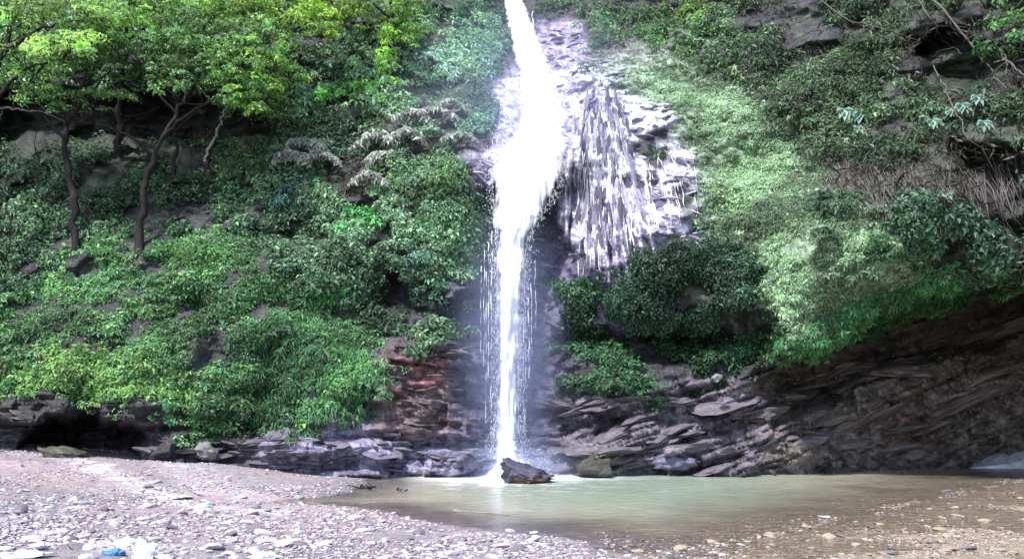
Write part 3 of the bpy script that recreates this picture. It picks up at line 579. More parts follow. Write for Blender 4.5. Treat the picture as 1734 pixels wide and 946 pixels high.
SH = [
 # name, px, py, rpx, rpy, L, col, label, kw
 ('shrub', 742, 112, 62, 36, .22, (.16,.25,.17), 'rounded shrub with pale drooping leaves near the cliff top left of the waterfall', dict(alt=SILV, altp=.4, down=.9, W=.35, n=900)),
 ('shrub', 600, 160, 78, 22, .13, (.10,.26,.06), 'bright green cushion of leaves on the high ledge left of the waterfall', dict(alt=(.2,.4,.1), n=1100)),
 ('shrub', 560, 122, 34, 20, .14, (.05,.12,.08), 'small dark blue green shrub just above the bright green cushion', {}),
 ('shrub', 720, 300, 76, 58, .11, (.14,.25,.09), 'large leafy bush bulging out beside the mid part of the waterfall', dict(n=1300, down=.7, W=.35)),
 ('shrub', 745, 375, 72, 46, .12, (.05,.12,.045), 'dark green bush hanging below the large one beside the waterfall', dict(n=1200, down=.7, W=.35)),
 ('shrub', 505, 340, 50, 30, .13, (.06,.15,.11), 'teal green bush standing in the middle of the left cliff', dict(n=800, hue=(1.3,1.2,1.3))),
 ('shrub', 375, 330, 48, 32, .12, (.05,.10,.05), 'dull green bush to the right of the leaning tree foot', dict(n=700)),
 ('shrub', 610, 375, 46, 28, .12, (.05,.16,.05), 'fresh green bush between the teal bush and the bush by the fall', dict(n=700)),
 ('shrub', 690, 440, 58, 26, .13, (.06,.13,.09), 'blue green bush over the dark hollow left of the plunge', dict(n=800, alt=(.15,.25,.18), altp=.25)),
 ('shrub', 735, 500, 40, 24, .12, (.05,.12,.07), 'small bush right of the dark hollow beside the plunge', dict(n=500)),
 ('shrub', 600, 250, 40, 34, .13, (.06,.12,.08), 'greyish bush among pale ferns on the left cliff', dict(n=500)),
 ('shrub', 830, 105, 28, 40, .12, (.10,.18,.15), 'misted blue green shrub close against the upper waterfall', dict(n=500, down=.7)),
 ('shrub', 800, 40, 50, 50, .14, (.07,.13,.08), 'tall grey green shrub in the top corner left of the waterfall', dict(n=700, down=.8, W=.3)),
 ('shrub', 700, 70, 60, 26, .14, (.09,.20,.06), 'mid green shrub above the pale drooping one at the cliff top', dict(n=700)),
 ('shrub', 560, 55, 70, 30, .14, (.10,.20,.05), 'wide yellowish shrub on the skyline left of the vine column', dict(n=800, alt=(.25,.22,.1), altp=.2)),
 ('shrub', 1170, 20, 34, 32, .15, (.20,.36,.05), 'bright yellow green shrub at the top right of the waterfall', dict(n=700)),
 ('shrub', 1090, 50, 52, 42, .13, (.08,.18,.05), 'dense green shrub on the shoulder between waterfall and bright shrub', dict(n=1000)),
 ('shrub', 1020, 60, 30, 34, .12, (.06,.15,.08), 'dark green shrub on the ledge right beside the waterfall top', dict(n=600)),
 ('shrub', 935, 8, 40, 14, .12, (.06,.14,.05), 'low green tuft over the rock right of the waterfall lip', dict(n=400)),
 ('shrub', 1250, 70, 40, 26, .12, (.07,.13,.06), 'dull green shrub at the upper edge of the pale mossy slope', dict(n=500)),
 ('shrub', 1115, 262, 26, 14, .10, (.06,.13,.03), 'small green tuft growing in a crack of the pale rock face', dict(n=350, W=.25, out=.12)),
 ('shrub', 1150, 450, 62, 26, .09, (.03,.075,.035), 'dark drooping bush on the left end of the overhanging mound', dict(n=1000, down=1, W=.35)),
 ('shrub', 1245, 470, 55, 26, .09, (.026,.065,.03), 'dark drooping bush on the right end of the overhanging mound', dict(n=900, down=1, W=.35)),
 ('shrub', 1080, 515, 50, 22, .10, (.035,.09,.04), 'dark bush low on the left side of the overhanging mound', dict(n=700)),
 ('shrub', 1230, 600, 50, 18, .10, (.035,.15,.05), 'fresh green clump on the shelf under the dark mound', dict(n=600, out=.12)),
 ('shrub', 1010, 600, 42, 24, .10, (.04,.12,.05), 'green clump on the rock nose right of the plunge', dict(n=600, out=.12)),
 ('shrub', 1410, 350, 56, 24, .12, (.07,.14,.07), 'leafy clump at the top edge of the pale mossy slope', dict(n=700)),
 ('shrub', 1500, 420, 38, 24, .11, (.05,.11,.05), 'mid green bush at the right edge of the mossy slope', dict(n=800)),
 ('shrub', 1590, 375, 60, 20, .15, (.06,.13,.07), 'broad leaved clump below the hanging roots', dict(n=500, alt=(.18,.28,.2), altp=.3)),
 ('shrub', 1700, 200, 60, 30, .13, (.05,.10,.04), 'dark scrub at the right edge under the leaning branches', dict(n=600)),
 ('shrub', 1700, 60, 50, 36, .13, (.06,.14,.04), 'green shrub in the top right corner', dict(n=700)),
 ('shrub', 1330, 120, 60, 36, .12, (.045,.085,.04), 'dull scrub bush high on the right cliff above the moss', dict(n=700, W=.3)),
 ('shrub', 1470, 110, 60, 40, .12, (.04,.07,.03), 'dark scrub bush high on the right cliff left of the earth hollow', dict(n=700, W=.3)),
 ('shrub', 560, 500, 60, 30, .12, (.05,.19,.045), 'brightest green bush on the lower left slope', dict(n=900, out=.15)),
 ('shrub', 590, 620, 50, 40, .12, (.08,.20,.06), 'light green bush at the right end of the lower left slope', dict(n=900, out=.12, down=.9, W=.3)),
 ('shrub', 330, 440, 60, 30, .12, (.06,.14,.035), 'green bush just right of the leaning tree on the left slope', dict(n=800, out=.15)),
 ('shrub', 180, 430, 44, 24, .12, (.07,.16,.05), 'light green bush between the two tree trunks on the left', dict(n=500, out=.15)),
 ('shrub', 500, 700, 30, 24, .10, (.05,.17,.05), 'small green clump hanging over the low rock band', dict(n=400, out=.1)),
 ('shrub', 60, 300, 60, 36, .13, (.035,.07,.04), 'dim bush in the shade at the far left', dict(n=600)),
 ('shrub', 60, 560, 55, 26, .12, (.05,.12,.045), 'green bush at the left edge of the slope above the hollow', dict(n=600, out=.15)),
]
for i, (nm, px, py, rx, ry, L, c_, lab, kw) in enumerate(SH): shrub(nm, px, py, rx, ry, L, c_, lab, seed=i, **kw)

# ferns: arching fronds with paired pale leaflets
def fern(px, py, spx, col, label, seed, Y=None, nf=9, group=None, name='fern', alt=SILV):
    r = np.random.RandomState(5000 + seed); Yc = float(ySurf(px, py)) if Y is None else Y; k = Yc / F; L = spx * k
    pale_ = col[0] > .2; Yc = Yc - (.55 if pale_ else .25); L = L * (1.25 if pale_ else 1); b = at(px, py, Yc); t = empty(name, b, label, 'fern', group)
    for q in range(nf):
        an = -np.pi * .05 + np.pi * 1.1 * (q + r.rand() * .6) / nf; d = np.array([math.cos(an), -.55 - .3 * r.rand(), math.sin(an) * .6])
        s_ = np.linspace(0, 1, 11)[:, None]; Ls = L * (.7 + .5 * r.rand()); P = b + d * s_ * Ls + np.array([0, 0, -1.]) * (s_**2) * Ls * .9 + np.array([0, 0, .35]) * s_ * Ls
        a = Acc(); V_, F_ = tube(P, np.linspace(.012, .004, 11), 3)
        F3 = np.concatenate([F_[:, [0, 1, 2]], F_[:, [0, 2, 3]]]); a.add(V_, F3, np.array(col) * .6)
        idx = np.repeat(np.arange(1, 11), 2); c0 = P[idx]; tg = nrm(np.gradient(P, axis=0))[idx]; side = nrm(np.cross(tg, np.array([0, 0, 1.]))) * np.tile([1, -1], 10)[:, None]
        dd = nrm(side + tg * .5 + np.array([0, 0, -.45]) + .15 * r.randn(20, 3)); fn = nrm(np.cross(dd, tg)); fn *= np.sign(fn[:, 2:3] + 1e-6)
        LL = Ls * .46 * np.sin(np.clip(idx / 11 * 2.6 + .4, 0, 3.1)) * (.7 + .5 * r.rand(20)) + .02
        V_, F_, C_ = leaf_arrays(c0, nrm(dd + .3 * r.randn(20, 3)), nrm(fn + .4 * r.randn(20, 3)), LL, LL * (.30 if pale_ else .24), vary(col, 20, r, .25, alt, .35), .2, .3); a.add(V_, F_, C_)
        a.build('frond', M_LEAF, t)
FERNS = [(735,195,34,'pale drooping fern below the rounded shrub near the cliff top'),(700,200,28,'pale fern just left of the drooping one near the cliff top'),(765,180,24,'small pale fern right beneath the rounded shrub'),
 (520,250,34,'pale fern at the left of the mid cliff beside the dark hollow'),(495,268,26,'small pale fern lowest and leftmost on the mid cliff'),(548,268,26,'small pale fern right of the hollow on the mid cliff'),
 (640,240,34,'pale fern in the centre of the left cliff'),(655,268,26,'pale fern directly under the central one'),(625,300,26,'pale fern lowest in the central fern cluster'),(690,232,28,'pale fern between the cluster and the big leafy bush'),
 (780,235,24,'fern on the rock ledge close to the white water'),(600,95,26,'fern under the shrubs on the upper left ledge'),(520,100,28,'fern in the dark pocket at the upper left ledge'),
 (560,445,30,'dim fern over the dark notch on the left slope'),(650,420,28,'fern above the dark hollow left of the plunge'),(480,560,26,'fern in the bright green slope beside a grey stone'),
 (1390,395,28,'fern on the upper mossy slope'),(1455,470,30,'fern near the right edge of the mossy slope'),(1610,470,28,'fern at the lip above the right overhang'),(1540,370,26,'fern below the pale roots on the right'),
 (940,590,24,'fern on wet rock right of the plunge'),(1040,650,22,'fern under the rock nose right of the plunge'),(390,250,26,'fern at the foot of the pale thin tree'),(180,330,30,'dim fern between the trees at left')]
for i, (px, py, sp, lab) in enumerate(FERNS):
    pale = i < 11; fern(px, py, sp, (.34, .38, .32) if pale else (.07, .14, .07), lab, i, alt=(.58, .58, .55) if pale else (.12, .2, .12), nf=13 if pale else 8)
# plants with big pale palmate leaves at the right
def palm_plant(px, py, spx, label, seed, nl=2):
    r = np.random.RandomState(6000 + seed); Y = float(ySurf(px, py)) - .7; k = Y / F; b = at(px, py + spx * .9, float(ySurf(px, py + spx * .9))); t = empty('big_leaf_plant', b, label, 'plant', 'plants with big pale lobed leaves on the right cliff')
    tips = []
    for q in range(nl):
        h = at(px + (q - (nl - 1) / 2) * spx * .8, py + 5 * r.randn(), Y + .15 * r.randn()); tips.append(h); m_ = 8; an = np.linspace(-.3, np.pi + .3, m_) + .1 * r.randn(m_)
        d = np.stack([np.cos(an), -.75 + 0 * an, -.35 - .55 * np.sin(an)], -1); LL = spx * k * (.62 + .25 * np.sin(an)) * (.85 + .3 * r.rand(m_))
        V_, F_, C_ = leaf_arrays(np.repeat(h[None], m_, 0), d, np.tile([[0, -.6, .8]], (m_, 1)), LL, LL * .42, vary((.22, .34, .27), m_, r, .2), .15, .25)
        mk('leaf', V_, F_, M_LEAF, t, C_, False)
    stems(t, b, tips, .012)
for i, (px, py, sp, nl, lab) in enumerate([(1442,188,24,2,'big pale leafed plant leftmost on the right cliff'),(1578,205,20,1,'big pale leafed plant between root tangle and right edge'),(1608,186,20,1,'big pale leafed plant on the thin diagonal branch'),(1640,176,22,2,'topmost big pale leafed plant near the right edge'),(1664,210,22,1,'big pale leafed plant lowest near the right edge'),(1452,208,16,1,'small pale leafed plant under the leftmost big one')]):
    palm_plant(px, py, sp * 1.45, lab, i, nl)

# ---------------------------------------------------------------- trees
def tree(label, trunk, rad, branches, crowns, col, L, seed, group='trees on the left slope', per=34, alt=None, altp=.15, mat=M_BARK, name='tree', barkc=None, down=.3, hue=(1.5, 1.25, .8), W=.55, flat=.6):
    """trunk: [(px,py,Y)...]; crowns: [(px,py,Y,rpx,rpy,nblobs)]"""
    r = np.random.RandomState(7000 + seed); L = L * .85; rad = rad * .8; T = np.array([at(*q) for q in trunk]); b = T[0].copy(); t = empty(name, b, label, 'tree', group)
    n_ = 26; P = curve(T, n_) + .04 * r.randn(n_, 3); rr = rad * np.linspace(1.15, .55, n_); rr[:3] *= [1.5, 1.25, 1.1]
    rr = rr * (1 + .12 * r.randn(n_)); V_, F_ = tube(P, rr, 9); tr_ = mk('trunk', V_, F_, mat, t, None, True)
    ends = [P[-1]]
    for bi, bq in enumerate(branches):
        B = np.array([at(*q) for q in bq]); i0 = np.argmin(np.linalg.norm(P - B[0], axis=1)); B[0] = P[i0]
        pp = curve(B, 16) + .02 * r.randn(16, 3); pp[0] = P[i0]; V_, F_ = tube(pp, np.linspace(rad * .55, rad * .14, 16), 6); mk('branch', V_, F_, mat, t, None, True); ends += [pp[8], pp[-1]]
    ends = np.array(ends); A = Acc(); tw = Acc()
    for ci, (px, py, Y, rx, ry, nb) in enumerate(crowns):
        th = r.rand(nb) * 2 * np.pi; q = np.sqrt(r.rand(nb)); u = q * np.cos(th); v = q * np.sin(th); dep = np.sqrt(np.clip(1 - q**2, 0, 1)) * (r.rand(nb) * 2 - 1)
        nb = int(nb * 1.9); th = r.rand(nb) * 2 * np.pi; q = np.sqrt(r.rand(nb)); u = q * np.cos(th); v = q * np.sin(th); dep = r.rand(nb) * 2 - 1; v = np.round(v * 2.5 + .3 * r.randn(nb)) / 2.5 + .12 * r.randn(nb)
        cen = at(px + u * rx * 1.1, py + v * ry * 1.15, Y + dep * 1.3); rb = .10 + .24 * r.rand(nb); no = nrm(np.stack([u * .5, -.5 + 0 * u, .7 + 0 * u], -1))
        V_, F_, C_ = leaves_on_blobs(cen, rb, no, per, L, col, 7100 + seed * 13 + ci, alt, altp, .5, down, flat, W, hue); A.add(V_, F_, C_)
        for c in cen[::9]:
            e = ends[np.argmin(np.linalg.norm(ends - c, axis=1))]
            V_, F_ = tube(wander(e, c, 8, .08, int(r.randint(1e6))), np.linspace(.028, .008, 8), 4); tw.add(V_, F_)
    A.build('crown', M_LEAF, t); tag(tw.build('twigs', mat, t), kind='stuff')
    return t
YG = (.18, .34, .11)
tree('dark trunked tree nearest the left edge with a spreading crown', [(122,470,24.0),(128,400,24.2),(122,330,24.3),(112,260,24.5),(118,200,24.7),(135,150,25)], .15,
     [[(116,215,24.7),(90,160,24.4),(40,110,24.2),(0,80,24)],[(118,200,24.7),(160,150,24.4),(200,100,24.5)],[(114,240,24.6),(60,190,24.3),(-20,180,24)]],
     [(60,60,24.5,120,50,60),(30,120,24.2,90,34,40),(150,95,24.8,70,40,36)], (.10, .21, .07), .12, 1, alt=YG, altp=.3)
tree('forked leaning tree rising from the middle of the left slope', [(232,425,24.0),(242,360,24.2),(248,300,24.4),(272,240,24.6),(300,190,24.8),(325,150,25)], .13,
     [[(272,240,24.6),(310,200,24.2),(370,160,24),(410,110,24)],[(300,190,24.8),(270,160,24.6),(240,110,24.6)],[(320,160,24.9),(345,110,24.8),(350,60,24.8)],[(262,258,24.5),(210,225,24),(140,205,23.8)]],
     [(240,60,24.8,90,48,50),(370,55,24.5,80,50,56),(330,130,24.2,70,32,30),(130,170,24.2,110,20,30),(420,100,24.4,60,60,40)], (.09, .20, .075), .12, 2, alt=YG, altp=.25)
tree('short dark trunk standing just right of the leaning tree', [(300,310,26.2),(294,285,26.2),(300,250,26.2),(297,215,26.2),(300,180,26.2)], .09,
     [[(298,220,26.2),(330,190,26),(350,160,26)]], [(300,110,26.2,70,36,34),(420,130,25.8,40,22,14)], (.07, .16, .05), .13, 3)
M_BARK2 = rock_mat('pale_bark', base=(.20, .18, .17), scale=5, rough=(.7, .95), bump=.6, spec=.2, dist=.02, stretch=(1, 1, .3))
tree('thin pale trunked tree slanting to the right', [(346,275,25.6),(358,245,25.6),(370,215,25.5),(380,190,25.5),(400,150,25.4)], .05,
     [[(380,190,25.5),(410,160,25.3),(440,140,25.2)]], [(420,90,25.2,70,44,44),(430,172,24.9,50,22,26),(480,120,25.4,40,36,26)], (.10, .22, .05), .13, 4, mat=M_BARK2, alt=YG, altp=.35)
tree('stubby dark stump trunk at the foot of the pale slanting tree', [(352,300,26.0),(350,275,26.0),(354,250,26.0),(352,225,26.0)], .10, [[(353,232,26),(370,205,26),(390,185,26)]],
     [(455,175,25.8,40,20,16)], (.06, .13, .05), .12, 5)
tree('bright crowned tree at the top left corner', [(-30,420,23),(-34,300,23),(-20,150,23.2),(20,60,23.5)], .15, [[(-25,200,23.1),(40,120,23.2),(110,100,23.2)],[(0,90,23.3),(70,50,23.5),(150,30,23.6)]],
     [(90,20,23.8,110,24,50),(110,75,23.2,60,18,26)], YG, .13, 6, alt=(.25, .42, .12), altp=.3)
tree('bright tree at the top edge left of the vine column', [(470,240,27.6),(474,160,27.2),(480,90,27),(490,40,26.8)], .11, [[(478,100,27),(430,60,26.6),(400,30,26.5)],[(485,60,26.9),(530,30,26.6),(560,5,26.4)]],
     [(470,28,26.4,95,36,60),(400,14,26.0,60,20,26),(560,15,26.6,60,26,30)], (.15, .28, .04), .14, 7, alt=(.25, .42, .12), altp=.3, group='trees along the cliff top')
tree('vine covered trunk in a green column near the cliff top', [(660,128,28.2),(658,90,28.2),(662,40,28.2),(660,-10,28.4)], .12, [[(660,30,28.3),(620,0,28),(590,-20,28)],[(661,20,28.3),(690,0,28),(715,-20,28)]],
     [(660,20,27.8,52,34,46),(658,85,28.0,12,42,26),(690,60,28,30,14,12)], (.12, .27, .05), .13, 8, alt=YG, altp=.3, down=.8, group='trees along the cliff top')
tree('broad tree overhanging the top edge between the left trees', [(200,250,27.4),(205,160,27),(215,60,26.5),(220,0,26.4)], .13, [[(210,110,26.8),(160,50,26.2),(120,0,26)],[(214,70,26.6),(280,20,26.3),(320,-20,26.3)]],
     [(250,8,26.2,130,30,60),(200,40,25.6,60,22,24)], (.11, .24, .04), .14, 9, alt=YG, altp=.3)
# (limbs under the left crowns follow after the helper)
# bare leaning stems and branches on the right
def limb(name, label, pts, r0, seed, mat=M_ROOT, group=None, twigs=3, cat='branch'):
    P = curve(np.array([at(*q) for q in pts]), 22); r = np.random.RandomState(seed); P = P + .02 * r.randn(*P.shape); t = empty(name, P[0], label, cat, group)
    V_, F_ = tube(P, np.linspace(r0, r0 * .4, 22), 6); mk('limb', V_, F_, mat, t, None, True)
    for k in range(twigs):
        i = r.randint(4, 20); e = P[i] + np.array([r.randn() * .5, -.2 + .2 * r.randn(), -.3 + .4 * r.randn()]); V_, F_ = tube(wander(P[i], e, 8, .07, seed + k), np.linspace(r0 * .45, r0 * .15, 8), 4); mk('twig', V_, F_, mat, t, None, True)
    return t
for k_, (lab_, q_) in enumerate([('thin dark sapling stem left of the leaning tree', [(215,330,24.6),(218,290,24.6),(212,250,24.7),(205,225,24.8)]),
  ('crooked thin branch crossing the cave mouth under the crowns', [(140,205,24.6),(180,190,24.7),(225,196,24.8),(262,185,24.9)]),
  ('short twiggy stem at the foot of the nearest trunk', [(150,400,23.8),(156,370,23.8),(150,340,23.9),(158,315,24)]),
  ('thin stem rising left of the nearest trunk', [(62,330,24),(66,280,24),(58,240,24.1),(70,205,24.2)]),
  ('slender branch spreading below the bright crown edge', [(400,205,25),(430,190,25),(462,196,25.1),(490,185,25.2)]),
  ('thin sapling stem between the short trunk and the pale tree', [(325,300,25.8),(322,270,25.8),(330,240,25.9),(326,215,26)]),
  ('dry fallen branch lying across the dark slope', [(160,330,24.4),(190,322,24.4),(215,330,24.5),(228,345,24.5)]),
  ('bare stem at the far left edge of the slope', [(12,440,23.6),(18,390,23.6),(10,340,23.8),(20,300,23.9)])]):
    limb('bare_branch', lab_, q_, .022, 300 + k_, M_BARK, 'thin stems and branches under the left crowns', 4)
def sy(px, py, o): return (px, py, float(ySurf(px, py)) - o)
limb('bare_branch', 'long pale branch slanting down across the top right', [sy(1560,-20,1.2),sy(1600,20,1.1),sy(1640,70,1.0),sy(1675,115,.8),sy(1700,150,.5)], .035, 31, group='bare branches at the upper right', twigs=6)
limb('bare_branch', 'bare branch left of the long pale one at the top right', [sy(1540,-20,1),sy(1575,30,1),sy(1600,70,.8),sy(1630,90,.6)], .022, 32, group='bare branches at the upper right', twigs=5)
limb('bare_branch', 'bare branch at the right edge above the scrub', [sy(1680,70,1),sy(1700,95,1),sy(1730,125,.8),sy(1760,140,.8)], .028, 33, group='bare branches at the upper right', twigs=4)
limb('bare_branch', 'thin crooked branch carrying pale leaves towards the right edge', [sy(1580,110,.8),sy(1600,150,.8),sy(1625,200,.7),sy(1640,235,.6),sy(1680,258,.5)], .02, 34, group='bare branches at the upper right', twigs=3)
limb('bare_branch', 'pair of thin dry stems crossing high on the right cliff', [sy(1380,-10,.8),sy(1430,30,.8),sy(1500,50,.7),sy(1560,70,.6)], .02, 35, group='bare branches at the upper right', twigs=5)
limb('bare_branch', 'thin bare branch reaching in from the left edge under the crowns', [(-30,178,23.5),(30,186,23.6),(70,190,23.8),(110,205,24.2)], .022, 36, M_BARK2, twigs=3)
limb('bare_branch', 'dark arching branch above the one at the left edge', [(-30,130,23.5),(10,146,23.6),(40,140,23.8),(70,128,24.2)], .022, 37, M_BARK, twigs=3)
# hanging roots over the dark earth at right: one object each
rr_ = np.random.RandomState(77)
for k in range(150):
    z_ = k % 3
    px = 1375 + 190 * rr_.rand() if z_ < 2 else 1560 + 170 * rr_.rand(); top = (225 + (px - 1375) * .1 + 50 * rr_.rand()) if z_ < 2 else 250 + 60 * rr_.rand()
    ln = (50 + 80 * rr_.rand()); dx = (10 + 45 * rr_.rand()); q = np.linspace(0, 1, 9)
    pxs = px + dx * q**1.2 + 4 * rr_.randn() * np.sin(q * 7) + 14 * (fbm(q * 3.5, k * 2.3, 0, 3, 77) - .5); pys = top + ln * q
    yy = ySurf(pxs, pys) ; y0 = yy[0] - .05; yy = np.minimum(yy - .05, y0 + (yy - y0) * .3 + .0) - .12 * np.sin(q * 3.14)
    V_, F_ = tube(at(pxs, pys, yy), np.linspace(.015, .006, 9) * (.5 + 1.2 * rr_.rand()**2), 4)
    zone = 'in the tangle below the leftmost big pale leaves' if px < 1465 else ('in the curtain over the brown hollow of the right cliff' if px < 1560 else 'against the dark earth near the right edge')
    o = mk('hanging_root', V_, F_, M_ROOT, None, None, True); lw = 'long' if ln > 90 else 'short'; tag(o, lw + ' thin dry root hanging ' + zone, 'root', lw + ' roots hanging ' + zone)
# dry stalk litter over the upper right bank
def stalks(poly, n_, seed, label, c_=(.13, .12, .095)):
    r = np.random.RandomState(seed); px, py = sample_poly(poly, n_, r); P = surf(px, py); Nn = surn(px, py); c = P + Nn * (.03 + .25 * r.rand(n_, 1)); d = nrm(np.stack([.4 + .9 * r.randn(n_), .4 * r.randn(n_), -.6 + .8 * r.randn(n_)], -1)); L = .15 + .4 * r.rand(n_)
    V_, F_, C_ = leaf_arrays(c, d, nrm(Nn + .3 * r.randn(n_, 3)), L, .012 + .014 * r.rand(n_), vary(c_, n_, r, .5), .1, .3)
    tag(mk('dry_stalks', V_, F_, M_GRASS, None, C_), label, 'dry stalks', kind='stuff')
stalks([(1200,60),(1350,-80),(1800,-80),(1800,300),(1600,360),(1420,340),(1300,220)], 4200, 71, 'tangle of thin dry stalks over the upper right bank')
stalks([(1380,220),(1560,230),(1740,260),(1740,460),(1560,380),(1400,350)], 500, 72, 'dry root litter behind the hanging roots on the right', (.10, .08, .075))
stalks([(480,200),(700,210),(780,250),(600,330),(480,300)], 1500, 73, 'dry stalks among the pale ferns of the left cliff')

# ---------------------------------------------------------------- rocks
def rock_proto(seed, sub=2, sq=(1, .8, .5), rough=.3):
    import bmesh
    bm = bmesh.new(); bmesh.ops.create_icosphere(bm, subdivisions=sub, radius=1); V_ = np.array([v.co[:] for v in bm.verts]); F_ = np.array([[v.index for v in f.verts] for f in bm.faces]); bm.free()
    r = np.random.RandomState(seed)
    for _ in range(9):   # flat facets: clamp against random planes
        n_ = nrm(r.randn(3)); d = .55 + .3 * r.rand(); h = V_ @ n_ - d; V_ = V_ - np.clip(h, 0, None)[:, None] * n_
    V_ = V_ * (1 + rough * (fbm(V_[:, 0] * 2 + seed, V_[:, 1] * 2, V_[:, 2] * 2, 3, seed) - .5))[:, None]
    return V_ * np.array(sq), F_
def rot(V_, ax, ay, az):
    for a, (i, j) in ((ax, (1, 2)), (ay, (2, 0)), (az, (0, 1))):
        c, s_ = math.cos(a), math.sin(a); vi = V_[:, i] * c - V_[:, j] * s_; vj = V_[:, i] * s_ + V_[:, j] * c; V_ = V_.copy(); V_[:, i] = vi; V_[:, j] = vj
    return V_
# boulder in the plunge pool, a slanting wedge
b0 = on_plane(890, 818); bt = empty('boulder', b0, 'dark wet boulder with a pointed left end lying in the pool before the waterfall', 'boulder')
V_, F_ = rock_proto(3, 4, (1, 1, 1), .5)
t_ = (V_[:, 0] + 1) / 2
V_ = V_ * (1 + .55 * (np.abs(fbm(V_[:, 0] * 2.6, V_[:, 1] * 2.6, V_[:, 2] * 4, 4, 9, .6) - .5) * 3 - .3))[:, None]
Vb = np.stack([V_[:, 0] * .66, V_[:, 1] * .5, V_[:, 2] * (.46 - .22 * t_) + .30 - .22 * t_], -1); Vb[:, 2] *= 1.25 - .6 * t_; Vb[:, 0] -= .45 * np.clip(Vb[:, 2] - .25, 0, 1)
Vb = Vb + np.array([b0[0] + .02, b0[1] + .25, .02]); cb_ = np.where((Vb[:, 2] < .12)[:, None] & (Vb[:, 0:1] > b0[0] - .3), np.array([[.10, .05, .045]]), np.array([[.05, .045, .075]]))
M_WET = rock_mat('wet_rock', scale=3, rough=(.15, .45), bump=.8, spec=.6, dist=.05); mk('rock_body', Vb, F_, M_WET, bt, cb_, False)
# shaped rocks against the cliff
def big_rock(px, py, w, h, col, label, seed, tilt_=0, z0=None, Y=None, mat=M_ROCK, dp=.7):
    Y = Y or float(on_plane(px, py + h / 2, z0 or 0)[1]); k = Y / F; c = at(px, py, Y); V_, F_ = rock_proto(seed, 4, (w / 2 * k, w / 2 * k * dp, h / 2 * k * 1.25), .6); V_ = V_ * (1 + .30 * (np.abs(fbm(V_[:, 0] * 4, V_[:, 1] * 4, V_[:, 2] * 7, 4, seed, .6) - .5) * 3 - .3))[:, None]; V_ = rot(V_, 0, tilt_, 0)
    t = empty('rock', c + np.array([0, 0, -h / 2 * k]), label, 'rock'); mk('rock_body', V_ + c, F_, mat, t, np.tile(col, (len(V_), 1)), False)
big_rock(105, 770, 90, 26, (.06, .062, .042), 'mossy greenish rock lying in the mouth of the left hollow', 11, .25, .45, 20.9)
big_rock(1012, 791, 74, 32, (.05, .048, .036), 'olive green rock at the waterline right of the waterfall', 12, -.15, 0, 21.6, M_CLIFF)
big_rock(775, 786, 60, 22, (.10, .10, .17), 'low wet rock at the waterline left of the plunge', 13, .05, 0, 22.4)
big_rock(715, 788, 60, 20, (.12, .11, .17), 'flat rock left of the low wet one beside the pool', 14, 0, 0, 22.2)
big_rock(1140, 782, 80, 24, (.11, .10, .16), 'layered rock at the waterline under the overhang', 15, 0, 0, 22.2)
big_rock(1390, 778, 70, 26, (.12, .11, .10), 'grey brown rock at the far waterline below the strata', 16, .1, 0, 23.3)
big_rock(1545, 768, 70, 24, (.10, .09, .08), 'dark grey rock at the far waterline near the pale bank', 17, -.1, 0, 24.6)
big_rock(525, 690, 44, 44, (.12, .12, .13), 'grey angular rock showing through the leaves above the low rock band', 18, .2, 0, 22.1)
big_rock(468, 742, 46, 30, (.13, .12, .15), 'grey rock in the low band at the left end', 19, -.2, 0, 21.5)
big_rock(350, 762, 46, 22, (.13, .13, .12), 'lichened rock above the gravel left of the pool', 20, .15, 0, 21.2)
big_rock(178, 629, 22, 16, (.45, .48, .50), 'small pale stone lying in the green slope at left', 21, 0, 0, 21.9)
big_rock(354, 646, 9, 8, (.7, .7, .7), 'tiny white stone low in the green slope', 22, 0, 0, 21.7)
big_rock(1215, 640, 20, 12, (.16, .18, .19), 'small pale stone lying on the dark right shelf', 23, 0, 0, 22.0)
# jutting slabs: pieces of the cliff
slabs = []
for k in range(8):
    V_, F_ = rock_proto(40 + k, 3, (1, .8, .34), .7); me_o = None
    slabs.append((V_, F_))
sm_ = []
for k in range(24):
    V_, F_ = slabs[k % 8]; me = bpy.data.meshes.new('rock_slab'); me.from_pydata(V_.tolist(), [], F_.tolist()); col_ = [(.10,.085,.10),(.11,.09,.085),(.14,.125,.165)][k // 8]
    a = me.color_attributes.new('Col', 'FLOAT_COLOR', 'POINT'); a.data.foreach_set('color', np.tile([*col_, 1], (len(V_), 1)).astype(np.float32).ravel()); me.materials.append(M_ROCK); sm_.append(me)
r = np.random.RandomState(55)
def slab_zone(poly, n_, cols, tl, sz, emb=.25, th=.35):
    px, py = sample_poly(poly, n_, r)
    for i in range(n_):
        P = surf(px[i], py[i]); o = bpy.data.objects.new('rock_slab', sm_[cols * 8 + r.randint(8)]); COL.objects.link(o); o.parent = cliff
        s_ = sz * (.5 + r.rand()); o.location = (P[0], P[1] + emb * s_, P[2]); o.scale = (s_ * 1.4, s_, s_ * (th + .4 * r.rand())); o.rotation_euler = (.15 * r.randn(), -tl + .12 * r.randn(), .35 * r.randn())
slab_zone([(930,690),(1300,640),(1400,800),(930,800)], 46, 0, .16, .60, .45, .45)
slab_zone([(1310,650),(1740,540),(1740,740),(1600,775),(1400,795),(1330,720)], 46, 1, .27, .85, .52, .45)
slab_zone([(450,725),(830,740),(830,800),(450,795)], 46, 2, 0, .30)
slab_zone([(650,610),(820,560),(820,730),(650,720)], 22, 1, 0, .26)
slab_zone([(240,745),(450,735),(450,790),(250,785)], 22, 0, -.05, .30)
slab_zone([(0,690),(60,690),(60,760),(0,750)], 8, 0, -.1, .3)

